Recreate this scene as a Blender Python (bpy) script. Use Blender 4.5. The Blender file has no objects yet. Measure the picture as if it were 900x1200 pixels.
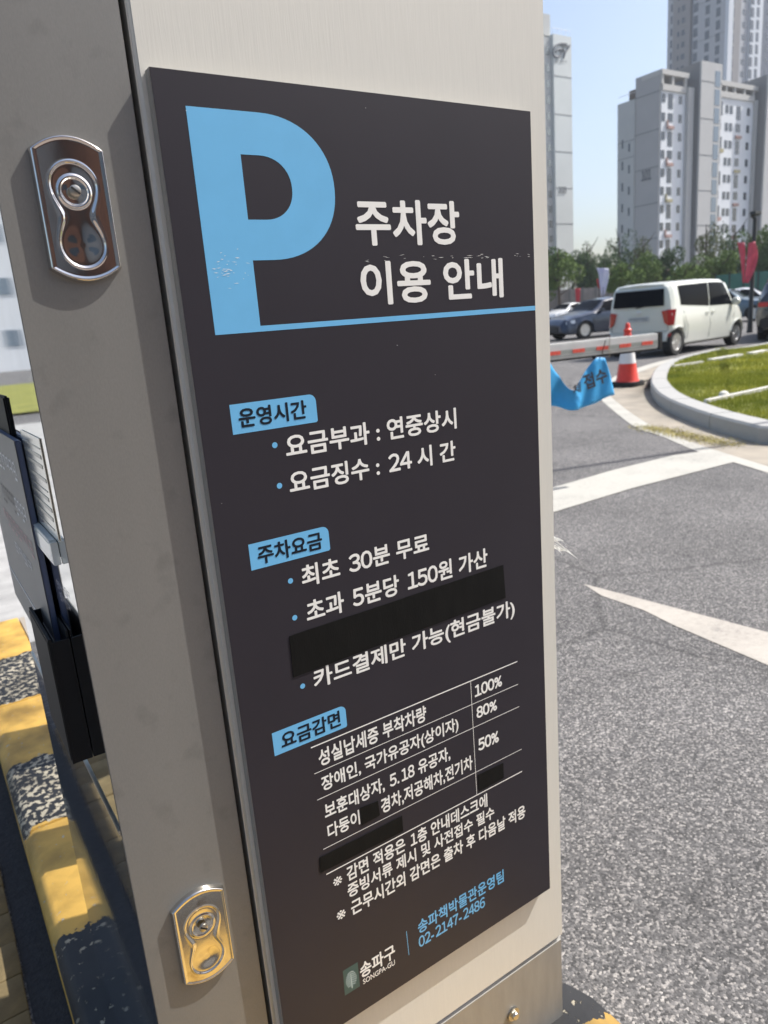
import bpy, bmesh, math, random
import numpy as np
from mathutils import Matrix, Vector
random.seed(7); rng = np.random.default_rng(7)
SC = bpy.context.scene
COL = SC.collection
R_ = math.radians

# ------------------------------------------------------------ camera
CAM = Vector((0, 0, 1.24)); FPX = 856.98
RW = np.array([[0.829774631660202, -0.2027401913313809, 0.5199716102558783],
               [-0.5527234928160295, -0.1695333201248596, 0.8159382291918246],
               [-0.07727095924359008, -0.9644453681709281, -0.2527337149476075]])
cam_d = bpy.data.cameras.new('camera'); cam = bpy.data.objects.new('camera', cam_d); COL.objects.link(cam)
cam_d.sensor_fit = 'HORIZONTAL'; cam_d.sensor_width = 36; cam_d.lens = 36 * FPX / 900
cam_d.clip_start = .02; cam_d.clip_end = 3000
cam.matrix_world = Matrix(((RW[0, 0], -RW[0, 1], -RW[0, 2], CAM[0]), (RW[1, 0], -RW[1, 1], -RW[1, 2], CAM[1]),
                           (RW[2, 0], -RW[2, 1], -RW[2, 2], CAM[2]), (0, 0, 0, 1)))
cam_d.dof.use_dof = True; cam_d.dof.focus_distance = .74; cam_d.dof.aperture_fstop = 13
SC.camera = cam

# ------------------------------------------------------------ sky, sun, exposure
SUN = Vector((3.25, -.98, 4.08)).normalized()
w = bpy.data.worlds.new('World'); SC.world = w; w.use_nodes = True
nt = w.node_tree; nt.nodes.clear()
sky = nt.nodes.new('ShaderNodeTexSky'); sky.sky_type = 'NISHITA'; sky.sun_disc = False
sky.sun_elevation = math.asin(SUN.z); sky.sun_rotation = math.atan2(SUN.x, SUN.y)
sky.air_density = 1.0; sky.dust_density = 3.0; sky.ozone_density = 1.3
bg = nt.nodes.new('ShaderNodeBackground'); bg.inputs[1].default_value = .125
wo = nt.nodes.new('ShaderNodeOutputWorld')
nt.links.new(sky.outputs[0], bg.inputs[0]); nt.links.new(bg.outputs[0], wo.inputs[0])
sd = bpy.data.lights.new('sun', 'SUN'); sd.energy = 4.0; sd.angle = R_(.5); sd.color = (1, .975, .94)
so = bpy.data.objects.new('sun', sd); COL.objects.link(so); so.rotation_euler = SUN.to_track_quat('Z', 'Y').to_euler()
SC.view_settings.view_transform = 'Standard'; SC.view_settings.look = 'None'
SC.view_settings.exposure = 0.68; SC.view_settings.gamma = 1
SC.render.engine = 'CYCLES'; SC.cycles.use_denoising = True
SC.cycles.max_bounces = 8

# ------------------------------------------------------------ survey helpers (photo direction -> place)
def ray(px, py):
    d = RW @ np.array([px - 450., py - 600., FPX]); return Vector(d / np.linalg.norm(d))
def G(px, py, z=0.):
    r = ray(px, py); return CAM + r * ((z - CAM.z) / r.z)
def AX(px, py, x):
    r = ray(px, py); return CAM + r * (x / r.x)
def AY(px, py, y):
    r = ray(px, py); return CAM + r * (y / r.y)
def AD(px, py, d):
    r = ray(px, py); return CAM + r * (d / math.hypot(r.x, r.y))
def AP(px, py, p0, n):
    r = ray(px, py); return CAM + r * ((Vector(p0) - CAM).dot(n) / r.dot(n))

# ------------------------------------------------------------ materials
def new_mat(name):
    m = bpy.data.materials.new(name); m.use_nodes = True
    t = m.node_tree; b = t.nodes['Principled BSDF']; return m, t, b
def mat(name, col, rough=.5, metal=0., spec=.5, var=0., vscale=5., bump=0., bscale=200., col2=None, stretch=(1, 1, 1),
        thr=None, coat=0., trans=0., emit=None, detail=4., alpha=None, aniso=0.):
    m, t, b = new_mat(name)
    b.inputs['Base Color'].default_value = (*col, 1); b.inputs['Roughness'].default_value = rough
    b.inputs['Metallic'].default_value = metal; b.inputs['Specular IOR Level'].default_value = spec
    b.inputs['Coat Weight'].default_value = coat; b.inputs['Coat Roughness'].default_value = .05
    b.inputs['Transmission Weight'].default_value = trans
    if alpha is not None: b.inputs['Alpha'].default_value = alpha
    L = t.links
    if var or col2 or bump:
        tc = t.nodes.new('ShaderNodeTexCoord'); mp = t.nodes.new('ShaderNodeMapping'); mp.inputs['Scale'].default_value = stretch
        L.new(tc.outputs['Object'], mp.inputs[0])
    if col2 or var:
        n = t.nodes.new('ShaderNodeTexNoise'); n.inputs['Scale'].default_value = vscale; n.inputs['Detail'].default_value = detail
        n.inputs['Roughness'].default_value = .6; L.new(mp.outputs[0], n.inputs['Vector'])
        rp = t.nodes.new('ShaderNodeValToRGB'); c2 = col2 or tuple(c * (1 - var) for c in col)
        lo, hi = thr or (.3, .7)
        rp.color_ramp.elements[0].position = lo; rp.color_ramp.elements[1].position = hi
        rp.color_ramp.elements[0].color = (*c2, 1)
        rp.color_ramp.elements[1].color = (*(col if col2 else tuple(min(1, c * (1 + var)) for c in col)), 1)
        L.new(n.outputs['Fac'], rp.inputs[0]); L.new(rp.outputs[0], b.inputs['Base Color'])
    if bump:
        n2 = t.nodes.new('ShaderNodeTexNoise'); n2.inputs['Scale'].default_value = bscale; n2.inputs['Detail'].default_value = 3
        L.new(mp.outputs[0], n2.inputs['Vector'])
        bp = t.nodes.new('ShaderNodeBump'); bp.inputs['Strength'].default_value = 1; bp.inputs['Distance'].default_value = bump
        L.new(n2.outputs['Fac'], bp.inputs['Height']); L.new(bp.outputs[0], b.inputs['Normal'])
    return m

def asphalt(name, base, spread, s1=95., s2=1.2, warm=1.0):
    m, t, b = new_mat(name); L = t.links
    tc = t.nodes.new('ShaderNodeTexCoord')
    v = t.nodes.new('ShaderNodeTexVoronoi'); v.inputs['Scale'].default_value = s1; L.new(tc.outputs['Object'], v.inputs['Vector'])
    sep = t.nodes.new('ShaderNodeSeparateColor'); L.new(v.outputs['Color'], sep.inputs[0])
    rp = t.nodes.new('ShaderNodeValToRGB'); e = rp.color_ramp.elements
    a = base * (1 - spread)
    e[0].position = 0; e[0].color = (a * warm, a, a * .97, 1); e[1].position = .97; e[1].color = (base * 2.6 * warm, base * 2.5, base * 2.3, 1)
    e2 = rp.color_ramp.elements.new(.75); e2.color = (base * 1.25 * warm, base * 1.22, base * 1.17, 1)
    e3 = rp.color_ramp.elements.new(.45); e3.color = (base * .8 * warm, base * .79, base * .77, 1)
    L.new(sep.outputs[0], rp.inputs[0])
    # worn patches
    n = t.nodes.new('ShaderNodeTexNoise'); n.inputs['Scale'].default_value = s2; n.inputs['Detail'].default_value = 8; n.inputs['Roughness'].default_value = .62
    L.new(tc.outputs['Object'], n.inputs['Vector'])
    r2 = t.nodes.new('ShaderNodeMapRange'); r2.inputs['From Min'].default_value = .3; r2.inputs['From Max'].default_value = .7
    r2.inputs['To Min'].default_value = .74; r2.inputs['To Max'].default_value = 1.18; L.new(n.outputs['Fac'], r2.inputs[0])
    # medium grain so that it is never flat far away
    n3 = t.nodes.new('ShaderNodeTexNoise'); n3.inputs['Scale'].default_value = 28; n3.inputs['Detail'].default_value = 6; n3.inputs['Roughness'].default_value = .8
    L.new(tc.outputs['Object'], n3.inputs['Vector'])
    r3 = t.nodes.new('ShaderNodeMapRange'); r3.inputs['From Min'].default_value = .25; r3.inputs['From Max'].default_value = .75
    r3.inputs['To Min'].default_value = .72; r3.inputs['To Max'].default_value = 1.28; L.new(n3.outputs['Fac'], r3.inputs[0])
    mu = t.nodes.new('ShaderNodeMath'); mu.operation = 'MULTIPLY'; L.new(r2.outputs[0], mu.inputs[0]); L.new(r3.outputs[0], mu.inputs[1])
    # sealed cracks: thin edges of a big wobbly voronoi, only in places
    nw = t.nodes.new('ShaderNodeTexNoise'); nw.inputs['Scale'].default_value = 2.; nw.inputs['Detail'].default_value = 6; L.new(tc.outputs['Object'], nw.inputs['Vector'])
    va = t.nodes.new('ShaderNodeVectorMath'); va.operation = 'MULTIPLY_ADD'; va.inputs[1].default_value = (.16, .16, .16); L.new(nw.outputs['Color'], va.inputs[0]); L.new(tc.outputs['Object'], va.inputs[2])
    vc = t.nodes.new('ShaderNodeTexVoronoi'); vc.feature = 'DISTANCE_TO_EDGE'; vc.inputs['Scale'].default_value = .38; L.new(va.outputs[0], vc.inputs['Vector'])
    rc = t.nodes.new('ShaderNodeMapRange'); rc.inputs['From Min'].default_value = .002; rc.inputs['From Max'].default_value = .006
    rc.inputs['To Min'].default_value = .68; rc.inputs['To Max'].default_value = 1; L.new(vc.outputs['Distance'], rc.inputs[0])
    mu2a = t.nodes.new('ShaderNodeMath'); mu2a.operation = 'MULTIPLY'; L.new(mu.outputs[0], mu2a.inputs[0]); L.new(rc.outputs[0], mu2a.inputs[1])
    # oil drips and dust: small dark and pale stains with soft edges, and fine sand between the stones
    no = t.nodes.new('ShaderNodeTexNoise'); no.inputs['Scale'].default_value = 4.5; no.inputs['Detail'].default_value = 3; L.new(tc.outputs['Object'], no.inputs['Vector'])
    ro = t.nodes.new('ShaderNodeMapRange'); ro.inputs['From Min'].default_value = .24; ro.inputs['From Max'].default_value = .36; ro.inputs['To Min'].default_value = .62; ro.inputs['To Max'].default_value = 1; L.new(no.outputs['Fac'], ro.inputs[0])
    v2 = t.nodes.new('ShaderNodeTexVoronoi'); v2.inputs['Scale'].default_value = s1 * 2.6; L.new(tc.outputs['Object'], v2.inputs['Vector'])
    s2_ = t.nodes.new('ShaderNodeSeparateColor'); L.new(v2.outputs['Color'], s2_.inputs[0])
    r5 = t.nodes.new('ShaderNodeMapRange'); r5.inputs['To Min'].default_value = .72; r5.inputs['To Max'].default_value = 1.28; L.new(s2_.outputs[1], r5.inputs[0])
    m5 = t.nodes.new('ShaderNodeMath'); m5.operation = 'MULTIPLY'; L.new(ro.outputs[0], m5.inputs[0]); L.new(r5.outputs[0], m5.inputs[1])
    mu2 = t.nodes.new('ShaderNodeMath'); mu2.operation = 'MULTIPLY'; L.new(mu2a.outputs[0], mu2.inputs[0]); L.new(m5.outputs[0], mu2.inputs[1])
    mx = t.nodes.new('ShaderNodeVectorMath'); mx.operation = 'SCALE'; L.new(rp.outputs[0], mx.inputs[0]); L.new(mu2.outputs[0], mx.inputs['Scale'])
    L.new(mx.outputs[0], b.inputs['Base Color']); b.inputs['Roughness'].default_value = .85
    bp = t.nodes.new('ShaderNodeBump'); bp.inputs['Distance'].default_value = .0016; bp.inputs['Strength'].default_value = .8
    L.new(v.outputs['Distance'], bp.inputs['Height']); bp.invert = True; L.new(bp.outputs[0], b.inputs['Normal'])
    return m

def paint_on_road(name, col, under, cover=.5, scale=35.):
    m, t, b = new_mat(name); L = t.links
    tc = t.nodes.new('ShaderNodeTexCoord')
    n = t.nodes.new('ShaderNodeTexNoise'); n.inputs['Scale'].default_value = scale; n.inputs['Detail'].default_value = 9; n.inputs['Roughness'].default_value = .75
    L.new(tc.outputs['Object'], n.inputs['Vector'])
    n2 = t.nodes.new('ShaderNodeTexNoise'); n2.inputs['Scale'].default_value = 2.5; n2.inputs['Detail'].default_value = 4; L.new(tc.outputs['Object'], n2.inputs['Vector'])
    ad = t.nodes.new('ShaderNodeMath'); ad.operation = 'ADD'; L.new(n.outputs['Fac'], ad.inputs[0]); L.new(n2.outputs['Fac'], ad.inputs[1])
    rp = t.nodes.new('ShaderNodeValToRGB'); e = rp.color_ramp.elements
    L.new(ad.outputs[0], rp.inputs[0])
    hv = t.nodes.new('ShaderNodeMath'); hv.operation = 'MULTIPLY'; hv.inputs[1].default_value = .5; L.new(ad.outputs[0], hv.inputs[0]); L.new(hv.outputs[0], rp.inputs[0])
    e[0].position = cover - .08; e[0].color = (*under, 1); e[1].position = cover; e[1].color = (*[c * .82 for c in col], 1)
    x = e.new(cover + .13); x.color = (*col, 1)
    L.new(rp.outputs[0], b.inputs['Base Color']); b.inputs['Roughness'].default_value = .7
    bp = t.nodes.new('ShaderNodeBump'); bp.inputs['Distance'].default_value = .003; L.new(n.outputs['Fac'], bp.inputs['Height']); L.new(bp.outputs[0], b.inputs['Normal'])
    return m

M = {}
M['asphalt'] = asphalt('asphalt', .118, .66, 195., warm=1.03)
M['tar'] = mat('tar_joint', (.035, .036, .04), .8, col2=(.016, .017, .02), vscale=70, bump=.003, bscale=160)
M['concrete'] = mat('gutter_concrete', (.40, .345, .27), .85, col2=(.24, .215, .175), vscale=2.4, bump=.002, bscale=120, detail=9)
M['apron'] = mat('light_concrete', (.36, .35, .33), .85, var=.22, vscale=6, bump=.002, bscale=150, detail=8)
M['line'] = paint_on_road('road_line_paint', (.45, .43, .375), (.17, .165, .15), .40)
M['line_warm'] = paint_on_road('arrow_paint', (.44, .40, .345), (.18, .17, .16), .425)
M['granite'] = mat('granite_kerb', (.44, .43, .40), .75, col2=(.28, .275, .26), vscale=160, bump=.001, bscale=260, thr=(.35, .6))
M['grass_base'] = mat('lawn_soil', (.30, .29, .06), .95, col2=(.16, .17, .04), vscale=2.5, bump=.03, bscale=40, detail=8)
M['body_gap'] = mat('gap_black', (.012, .012, .013), .7)

def door_paint():
    m, t, b = new_mat('grey_door_paint'); L = t.links
    tc = t.nodes.new('ShaderNodeTexCoord'); mp = t.nodes.new('ShaderNodeMapping'); mp.inputs['Scale'].default_value = (1, 1, .12); L.new(tc.outputs['Object'], mp.inputs[0])
    n = t.nodes.new('ShaderNodeTexNoise'); n.inputs['Scale'].default_value = 14; n.inputs['Detail'].default_value = 3; L.new(mp.outputs[0], n.inputs['Vector'])
    g = t.nodes.new('ShaderNodeTexNoise'); g.inputs['Scale'].default_value = 900; g.inputs['Detail'].default_value = 2
    mp2 = t.nodes.new('ShaderNodeMapping'); mp2.inputs['Scale'].default_value = (1, 1, .35); L.new(tc.outputs['Object'], mp2.inputs[0]); L.new(mp2.outputs[0], g.inputs['Vector'])
    sm = t.nodes.new('ShaderNodeTexNoise'); sm.inputs['Scale'].default_value = 30; sm.inputs['Detail'].default_value = 5; sm.inputs['Distortion'].default_value = .1; L.new(tc.outputs['Object'], sm.inputs['Vector'])
    sr = t.nodes.new('ShaderNodeMapRange'); sr.inputs['From Min'].default_value = .27; sr.inputs['From Max'].default_value = .42; sr.inputs['To Min'].default_value = .84; sr.inputs['To Max'].default_value = 1.0; L.new(sm.outputs['Fac'], sr.inputs[0])
    fn = t.nodes.new('ShaderNodeMapRange'); fn.inputs['To Min'].default_value = .9; fn.inputs['To Max'].default_value = 1.1; L.new(g.outputs['Fac'], fn.inputs[0])
    st = t.nodes.new('ShaderNodeMapRange'); st.inputs['To Min'].default_value = .88; st.inputs['To Max'].default_value = 1.12; L.new(n.outputs['Fac'], st.inputs[0])
    a = t.nodes.new('ShaderNodeMath'); a.operation = 'MULTIPLY'; L.new(sr.outputs[0], a.inputs[0]); L.new(fn.outputs[0], a.inputs[1])
    c = t.nodes.new('ShaderNodeMath'); c.operation = 'MULTIPLY'; L.new(a.outputs[0], c.inputs[0]); L.new(st.outputs[0], c.inputs[1])
    v = t.nodes.new('ShaderNodeVectorMath'); v.operation = 'SCALE'; v.inputs[0].default_value = (.215, .208, .190); L.new(c.outputs[0], v.inputs['Scale'])
    L.new(v.outputs[0], b.inputs['Base Color']); b.inputs['Roughness'].default_value = .42; b.inputs['Metallic'].default_value = .25
    bp = t.nodes.new('ShaderNodeBump'); bp.inputs['Distance'].default_value = .00004; L.new(g.outputs['Fac'], bp.inputs['Height']); L.new(bp.outputs[0], b.inputs['Normal'])
    return m
M['door'] = door_paint()
M['cream'] = mat('cream_panel_paint', (.64, .62, .55), .5, var=.022, vscale=520, stretch=(1, 1, .05), bump=.00008, bscale=500, detail=3)
M['plinth'] = mat('plinth_brown_grey', (.29, .28, .255), .5, var=.08, vscale=60, stretch=(1, 1, .2), bump=.00008, bscale=700, metal=.2)
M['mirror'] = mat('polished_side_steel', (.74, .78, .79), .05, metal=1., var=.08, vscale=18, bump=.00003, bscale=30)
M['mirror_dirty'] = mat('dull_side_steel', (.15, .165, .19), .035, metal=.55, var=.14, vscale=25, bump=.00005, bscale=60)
M['board'] = mat('charcoal_board_film', (.026, .0225, .029), .5, spec=.28, var=.05, vscale=9, bump=.00005, bscale=1500)
M['board_edge'] = mat('board_pale_edge', (.36, .34, .30), .6)
M['white_ink'] = mat('white_letter_film', (.86, .84, .78), .45, var=.02, vscale=40)
M['blue_ink'] = mat('sky_blue_film', (.155, .465, .745), .4, var=.03, vscale=30)
M['dark_ink'] = mat('dark_letter_film', (.008, .014, .024), .6, spec=.2)
M['logo'] = mat('dark_teal_film', (.03, .085, .085), .45)
M['logo_line'] = mat('pale_teal_line', (.55, .68, .66), .45)
M['tape'] = mat('black_cloth_tape', (.005, .005, .0045), .75, spec=.18, var=.3, vscale=90, stretch=(1, 1, .25), bump=.0002, bscale=900)
M['chrome'] = mat('chrome_latch', (.72, .70, .68), .07, metal=1., bump=.00002, bscale=60)
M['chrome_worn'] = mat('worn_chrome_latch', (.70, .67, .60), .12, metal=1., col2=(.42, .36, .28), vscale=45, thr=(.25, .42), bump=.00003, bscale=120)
M['steel'] = mat('zinc_steel', (.55, .52, .45), .3, metal=1., var=.15, vscale=60)
M['slot'] = mat('slot_black', (.01, .01, .01), .6)
M['blackplastic'] = mat('black_plastic', (.007, .007, .008), .6, spec=.25, var=.1, vscale=30)
M['plate_face'] = mat('grey_plate_face', (.20, .19, .175), .5, var=.04, vscale=20)
M['plate_edge'] = mat('navy_plate_edge', (.075, .10, .17), .4)
M['acrylic'] = mat('clear_acrylic', (.85, .88, .84), .12, trans=.4, spec=.6)
M['sticker'] = mat('pale_sticker', (.62, .64, .59), .16, metal=.75, var=.05, vscale=40)
M['sticker_line'] = mat('sticker_print', (.33, .34, .31), .25, metal=.6)
M['plate_white'] = mat('plate_white_print', (.75, .74, .72), .5)
M['plate_pink'] = mat('plate_pink_print', (.50, .30, .30), .5)
M['white_paint'] = mat('arm_white_paint', (.68, .67, .63), .4, var=.08, vscale=6)
M['grey_strip'] = mat('arm_grey_channel', (.36, .37, .33), .5)
M['red_reflect'] = mat('red_reflector', (.85, .13, .09), .35, var=.15, vscale=120)
M['rubber'] = mat('black_rubber', (.02, .02, .02), .7)
M['orange'] = mat('cone_orange', (.78, .055, .03), .4, var=.08, vscale=20)
M['cone_white'] = mat('cone_white_band', (.8, .78, .76), .4)
M['fabric_blue'] = mat('banner_blue', (.045, .36, .70), .5, var=.15, vscale=6, bump=.002, bscale=40)
M['fabric_pink'] = mat('flag_pink', (.75, .10, .14), .6, var=.2, vscale=4)
M['fabric_lilac'] = mat('flag_lilac', (.62, .57, .78), .6, col2=(.75, .75, .82), vscale=3)
M['fabric_red'] = mat('flag_red', (.60, .05, .06), .6)
M['pole'] = mat('dark_pole', (.03, .033, .035), .45)
M['van_paint'] = mat('van_cream_paint', (.70, .71, .64), .25, coat=.6)
M['blue_paint'] = mat('blue_grey_metallic', (.014, .026, .055), .3, metal=.1, coat=.8)
M['black_paint'] = mat('black_car_paint', (.012, .013, .02), .2, coat=.9)
M['white_car'] = mat('white_car_paint', (.72, .72, .72), .25, coat=.6)
M['slate_paint'] = mat('slate_car_paint', (.10, .15, .19), .3, metal=.4, coat=.8)
M['glass'] = mat('dark_car_glass', (.008, .009, .012), .06, spec=.12)
M['glass'].node_tree.nodes['Principled BSDF'].inputs['IOR'].default_value = 1.2
M['tyre'] = mat('tyre_rubber', (.02, .02, .02), .8)
M['rim'] = mat('alloy_rim', (.62, .62, .62), .3, metal=.9)
M['under'] = mat('underbody_black', (.01, .01, .01), .9)
M['tail'] = mat('tail_lamp_red', (.45, .015, .02), .2, coat=.8)
M['head'] = mat('head_lamp_glass', (.55, .6, .65), .1, coat=1)
M['numplate'] = mat('number_plate', (.55, .56, .54), .5)
M['plate_ink'] = mat('number_ink', (.05, .05, .06), .5)
M['trunk'] = mat('tree_bark', (.10, .075, .055), .9, var=.3, vscale=8)
def leafmat(name, c, c2):
    m = mat(name, c, .8, spec=.15, col2=c2, vscale=.9, thr=(.3, .7)); return m
M['leaf_a'] = leafmat('leaf_mid_green', (.17, .235, .06), (.09, .14, .04))
M['leaf_b'] = leafmat('leaf_dark_green', (.10, .15, .06), (.06, .10, .04))
M['leaf_c'] = leafmat('leaf_olive', (.16, .18, .06), (.09, .11, .04))
M['blade'] = leafmat('grass_blade', (.54, .52, .09), (.24, .28, .05))
M['straw'] = mat('dry_grass', (.42, .36, .12), .8, var=.3, vscale=8)
M['wall_grey'] = mat('tower_grey_wall', (.42, .405, .385), .8, var=.04, vscale=.3)
M['wall_wing'] = mat('tower_pale_grey_wall', (.50, .50, .47), .8, var=.04, vscale=.3)
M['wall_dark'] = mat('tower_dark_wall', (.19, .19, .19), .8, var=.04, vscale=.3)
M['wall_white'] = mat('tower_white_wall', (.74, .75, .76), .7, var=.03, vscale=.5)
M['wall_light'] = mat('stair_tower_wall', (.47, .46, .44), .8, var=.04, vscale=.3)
M['wall_beige'] = mat('beam_beige', (.52, .50, .46), .8)
M['wall_pale'] = mat('slab_pale_wall', (.62, .64, .61), .8, var=.05, vscale=.15)
M['seam'] = mat('panel_seam', (.17, .17, .17), .8)
M['b_glass'] = mat('far_window_glass', (.03, .04, .055), .15, spec=.7)
M['b_glass2'] = mat('stair_window_glass', (.14, .19, .24), .15, spec=.7)
M['bal_o'] = mat('balcony_coral', (.40, .24, .20), .7); M['bal_y'] = mat('balcony_yellow', (.40, .35, .19), .7)
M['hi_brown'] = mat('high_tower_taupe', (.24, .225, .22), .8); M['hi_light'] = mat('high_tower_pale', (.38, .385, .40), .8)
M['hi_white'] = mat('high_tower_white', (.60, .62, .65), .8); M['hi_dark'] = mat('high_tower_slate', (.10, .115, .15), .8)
M['logo_dark'] = mat('building_logo_paint', (.13, .14, .15), .7)
M['brick'] = mat('rust_brick_wall', (.27, .125, .075), .8, var=.15, vscale=3)
M['pave'] = mat('red_paver', (.22, .175, .14), .85, var=.25, vscale=5)
M['netting'] = mat('green_fence_net', (.07, .20, .16), .8, alpha=.8)
M['fence'] = mat('grey_fence_panel', (.22, .20, .19), .8, var=.2, vscale=1.5)
M['wisp'] = mat('white_plastic_wisp', (.88, .88, .82), .35)
M['roof_white'] = mat('office_white', (.75, .76, .77), .7)
M['stone'] = mat('pale_edging_stone', (.62, .60, .54), .8, var=.15, vscale=12)
M['car_trim'] = mat('car_black_trim', (.02, .02, .022), .6)

def kerb_paint():
    m, t, b = new_mat('kerb_band_paint'); L = t.links
    tc = t.nodes.new('ShaderNodeTexCoord'); sp = t.nodes.new('ShaderNodeSeparateXYZ')
    nz = t.nodes.new('ShaderNodeTexNoise'); nz.inputs['Scale'].default_value = 30; nz.inputs['Detail'].default_value = 6; L.new(tc.outputs['Object'], nz.inputs['Vector'])
    L.new(tc.outputs['Object'], sp.inputs[0])
    s = t.nodes.new('ShaderNodeMath'); s.operation = 'MULTIPLY_ADD'; s.inputs[1].default_value = .07; L.new(nz.outputs['Fac'], s.inputs[0]); L.new(sp.outputs['Y'], s.inputs[2])
    n = t.nodes.new('ShaderNodeMath'); n.operation = 'MULTIPLY_ADD'; n.inputs[1].default_value = .25; n.inputs[2].default_value = (-.035) * .25 + .25; L.new(s.outputs[0], n.inputs[0])
    # position = y*.25+.25 ; y from -1 to 3
    rp = t.nodes.new('ShaderNodeValToRGB'); rp.color_ramp.interpolation = 'CONSTANT'; e = rp.color_ramp.elements
    P = lambda y: y * .25 + .25
    e[0].position = 0; e[0].color = (0, 0, 0, 1); e[1].position = P(-.3); e[1].color = (0, 0, 0, 1)
    for y, v in ((.615, 1), (1.34, 0), (1.73, 1), (2.05, 0), (2.46, 1), (2.86, 0)):
        k = e.new(P(y)); k.color = (v, v, v, 1)
    L.new(n.outputs[0], rp.inputs[0])
    # black only on the top and chamfer
    zg = t.nodes.new('ShaderNodeMath'); zg.operation = 'GREATER_THAN'; zg.inputs[1].default_value = .085; L.new(sp.outputs['Z'], zg.inputs[0])
    bm_ = t.nodes.new('ShaderNodeMath'); bm_.operation = 'MULTIPLY'; L.new(rp.outputs[0], bm_.inputs[0]); L.new(zg.outputs[0], bm_.inputs[1])
    yc = t.nodes.new('ShaderNodeMix'); yc.data_type = 'RGBA'; yc.inputs[6].default_value = (.62, .37, .075, 1); yc.inputs[7].default_value = (.022, .022, .023, 1)
    L.new(bm_.outputs[0], yc.inputs[0])
    # chips, many on the far bands, few near
    ch = t.nodes.new('ShaderNodeTexNoise'); ch.inputs['Scale'].default_value = 60; ch.inputs['Detail'].default_value = 5; ch.inputs['Roughness'].default_value = .55; L.new(tc.outputs['Object'], ch.inputs['Vector'])
    far = t.nodes.new('ShaderNodeMapRange'); far.inputs['From Min'].default_value = 1.3; far.inputs['From Max'].default_value = 1.75; far.inputs['To Min'].default_value = .615; far.inputs['To Max'].default_value = .51; L.new(sp.outputs['Y'], far.inputs[0])
    sb_ = t.nodes.new('ShaderNodeMath'); sb_.operation = 'SUBTRACT'; L.new(ch.outputs['Fac'], sb_.inputs[0]); L.new(far.outputs[0], sb_.inputs[1])
    gt = t.nodes.new('ShaderNodeMath'); gt.operation = 'MULTIPLY'; gt.inputs[1].default_value = 28; gt.use_clamp = True; L.new(sb_.outputs[0], gt.inputs[0])
    cm = t.nodes.new('ShaderNodeMath'); cm.operation = 'MULTIPLY'; L.new(gt.outputs[0], cm.inputs[0]); L.new(bm_.outputs[0], cm.inputs[1])
    ye = t.nodes.new('ShaderNodeMath'); ye.operation = 'GREATER_THAN'; ye.inputs[1].default_value = .665; L.new(ch.outputs['Fac'], ye.inputs[0])
    mxx = t.nodes.new('ShaderNodeMath'); mxx.operation = 'MAXIMUM'; L.new(cm.outputs[0], mxx.inputs[0]); L.new(ye.outputs[0], mxx.inputs[1])
    fc = t.nodes.new('ShaderNodeMix'); fc.data_type = 'RGBA'; fc.inputs[7].default_value = (.50, .44, .32, 1); L.new(mxx.outputs[0], fc.inputs[0]); L.new(yc.outputs[2], fc.inputs[6])
    # grime
    gr = t.nodes.new('ShaderNodeTexNoise'); gr.inputs['Scale'].default_value = 9; gr.inputs['Detail'].default_value = 8; L.new(tc.outputs['Object'], gr.inputs['Vector'])
    gm = t.nodes.new('ShaderNodeMapRange'); gm.inputs['From Min'].default_value = .3; gm.inputs['From Max'].default_value = .6; gm.inputs['To Min'].default_value = .42; gm.inputs['To Max'].default_value = 1.05; L.new(gr.outputs['Fac'], gm.inputs[0])
    sc = t.nodes.new('ShaderNodeVectorMath'); sc.operation = 'SCALE'; L.new(fc.outputs[2], sc.inputs[0]); L.new(gm.outputs[0], sc.inputs['Scale'])
    L.new(sc.outputs[0], b.inputs['Base Color']); b.inputs['Roughness'].default_value = .6
    bp = t.nodes.new('ShaderNodeBump'); bp.inputs['Distance'].default_value = .002; bp.invert = True; L.new(mxx.outputs[0], bp.inputs['Height'])
    b2 = t.nodes.new('ShaderNodeBump'); b2.inputs['Distance'].default_value = .003; L.new(gr.outputs['Fac'], b2.inputs['Height']); L.new(bp.outputs[0], b2.inputs['Normal']); L.new(b2.outputs[0], b.inputs['Normal'])
    return m
M['kerb_paint'] = kerb_paint()
M['yellow_pave'] = mat('yellow_painted_pavers', (.17, .125, .055), .8, var=.3, vscale=14, bump=.002, bscale=90)

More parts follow.
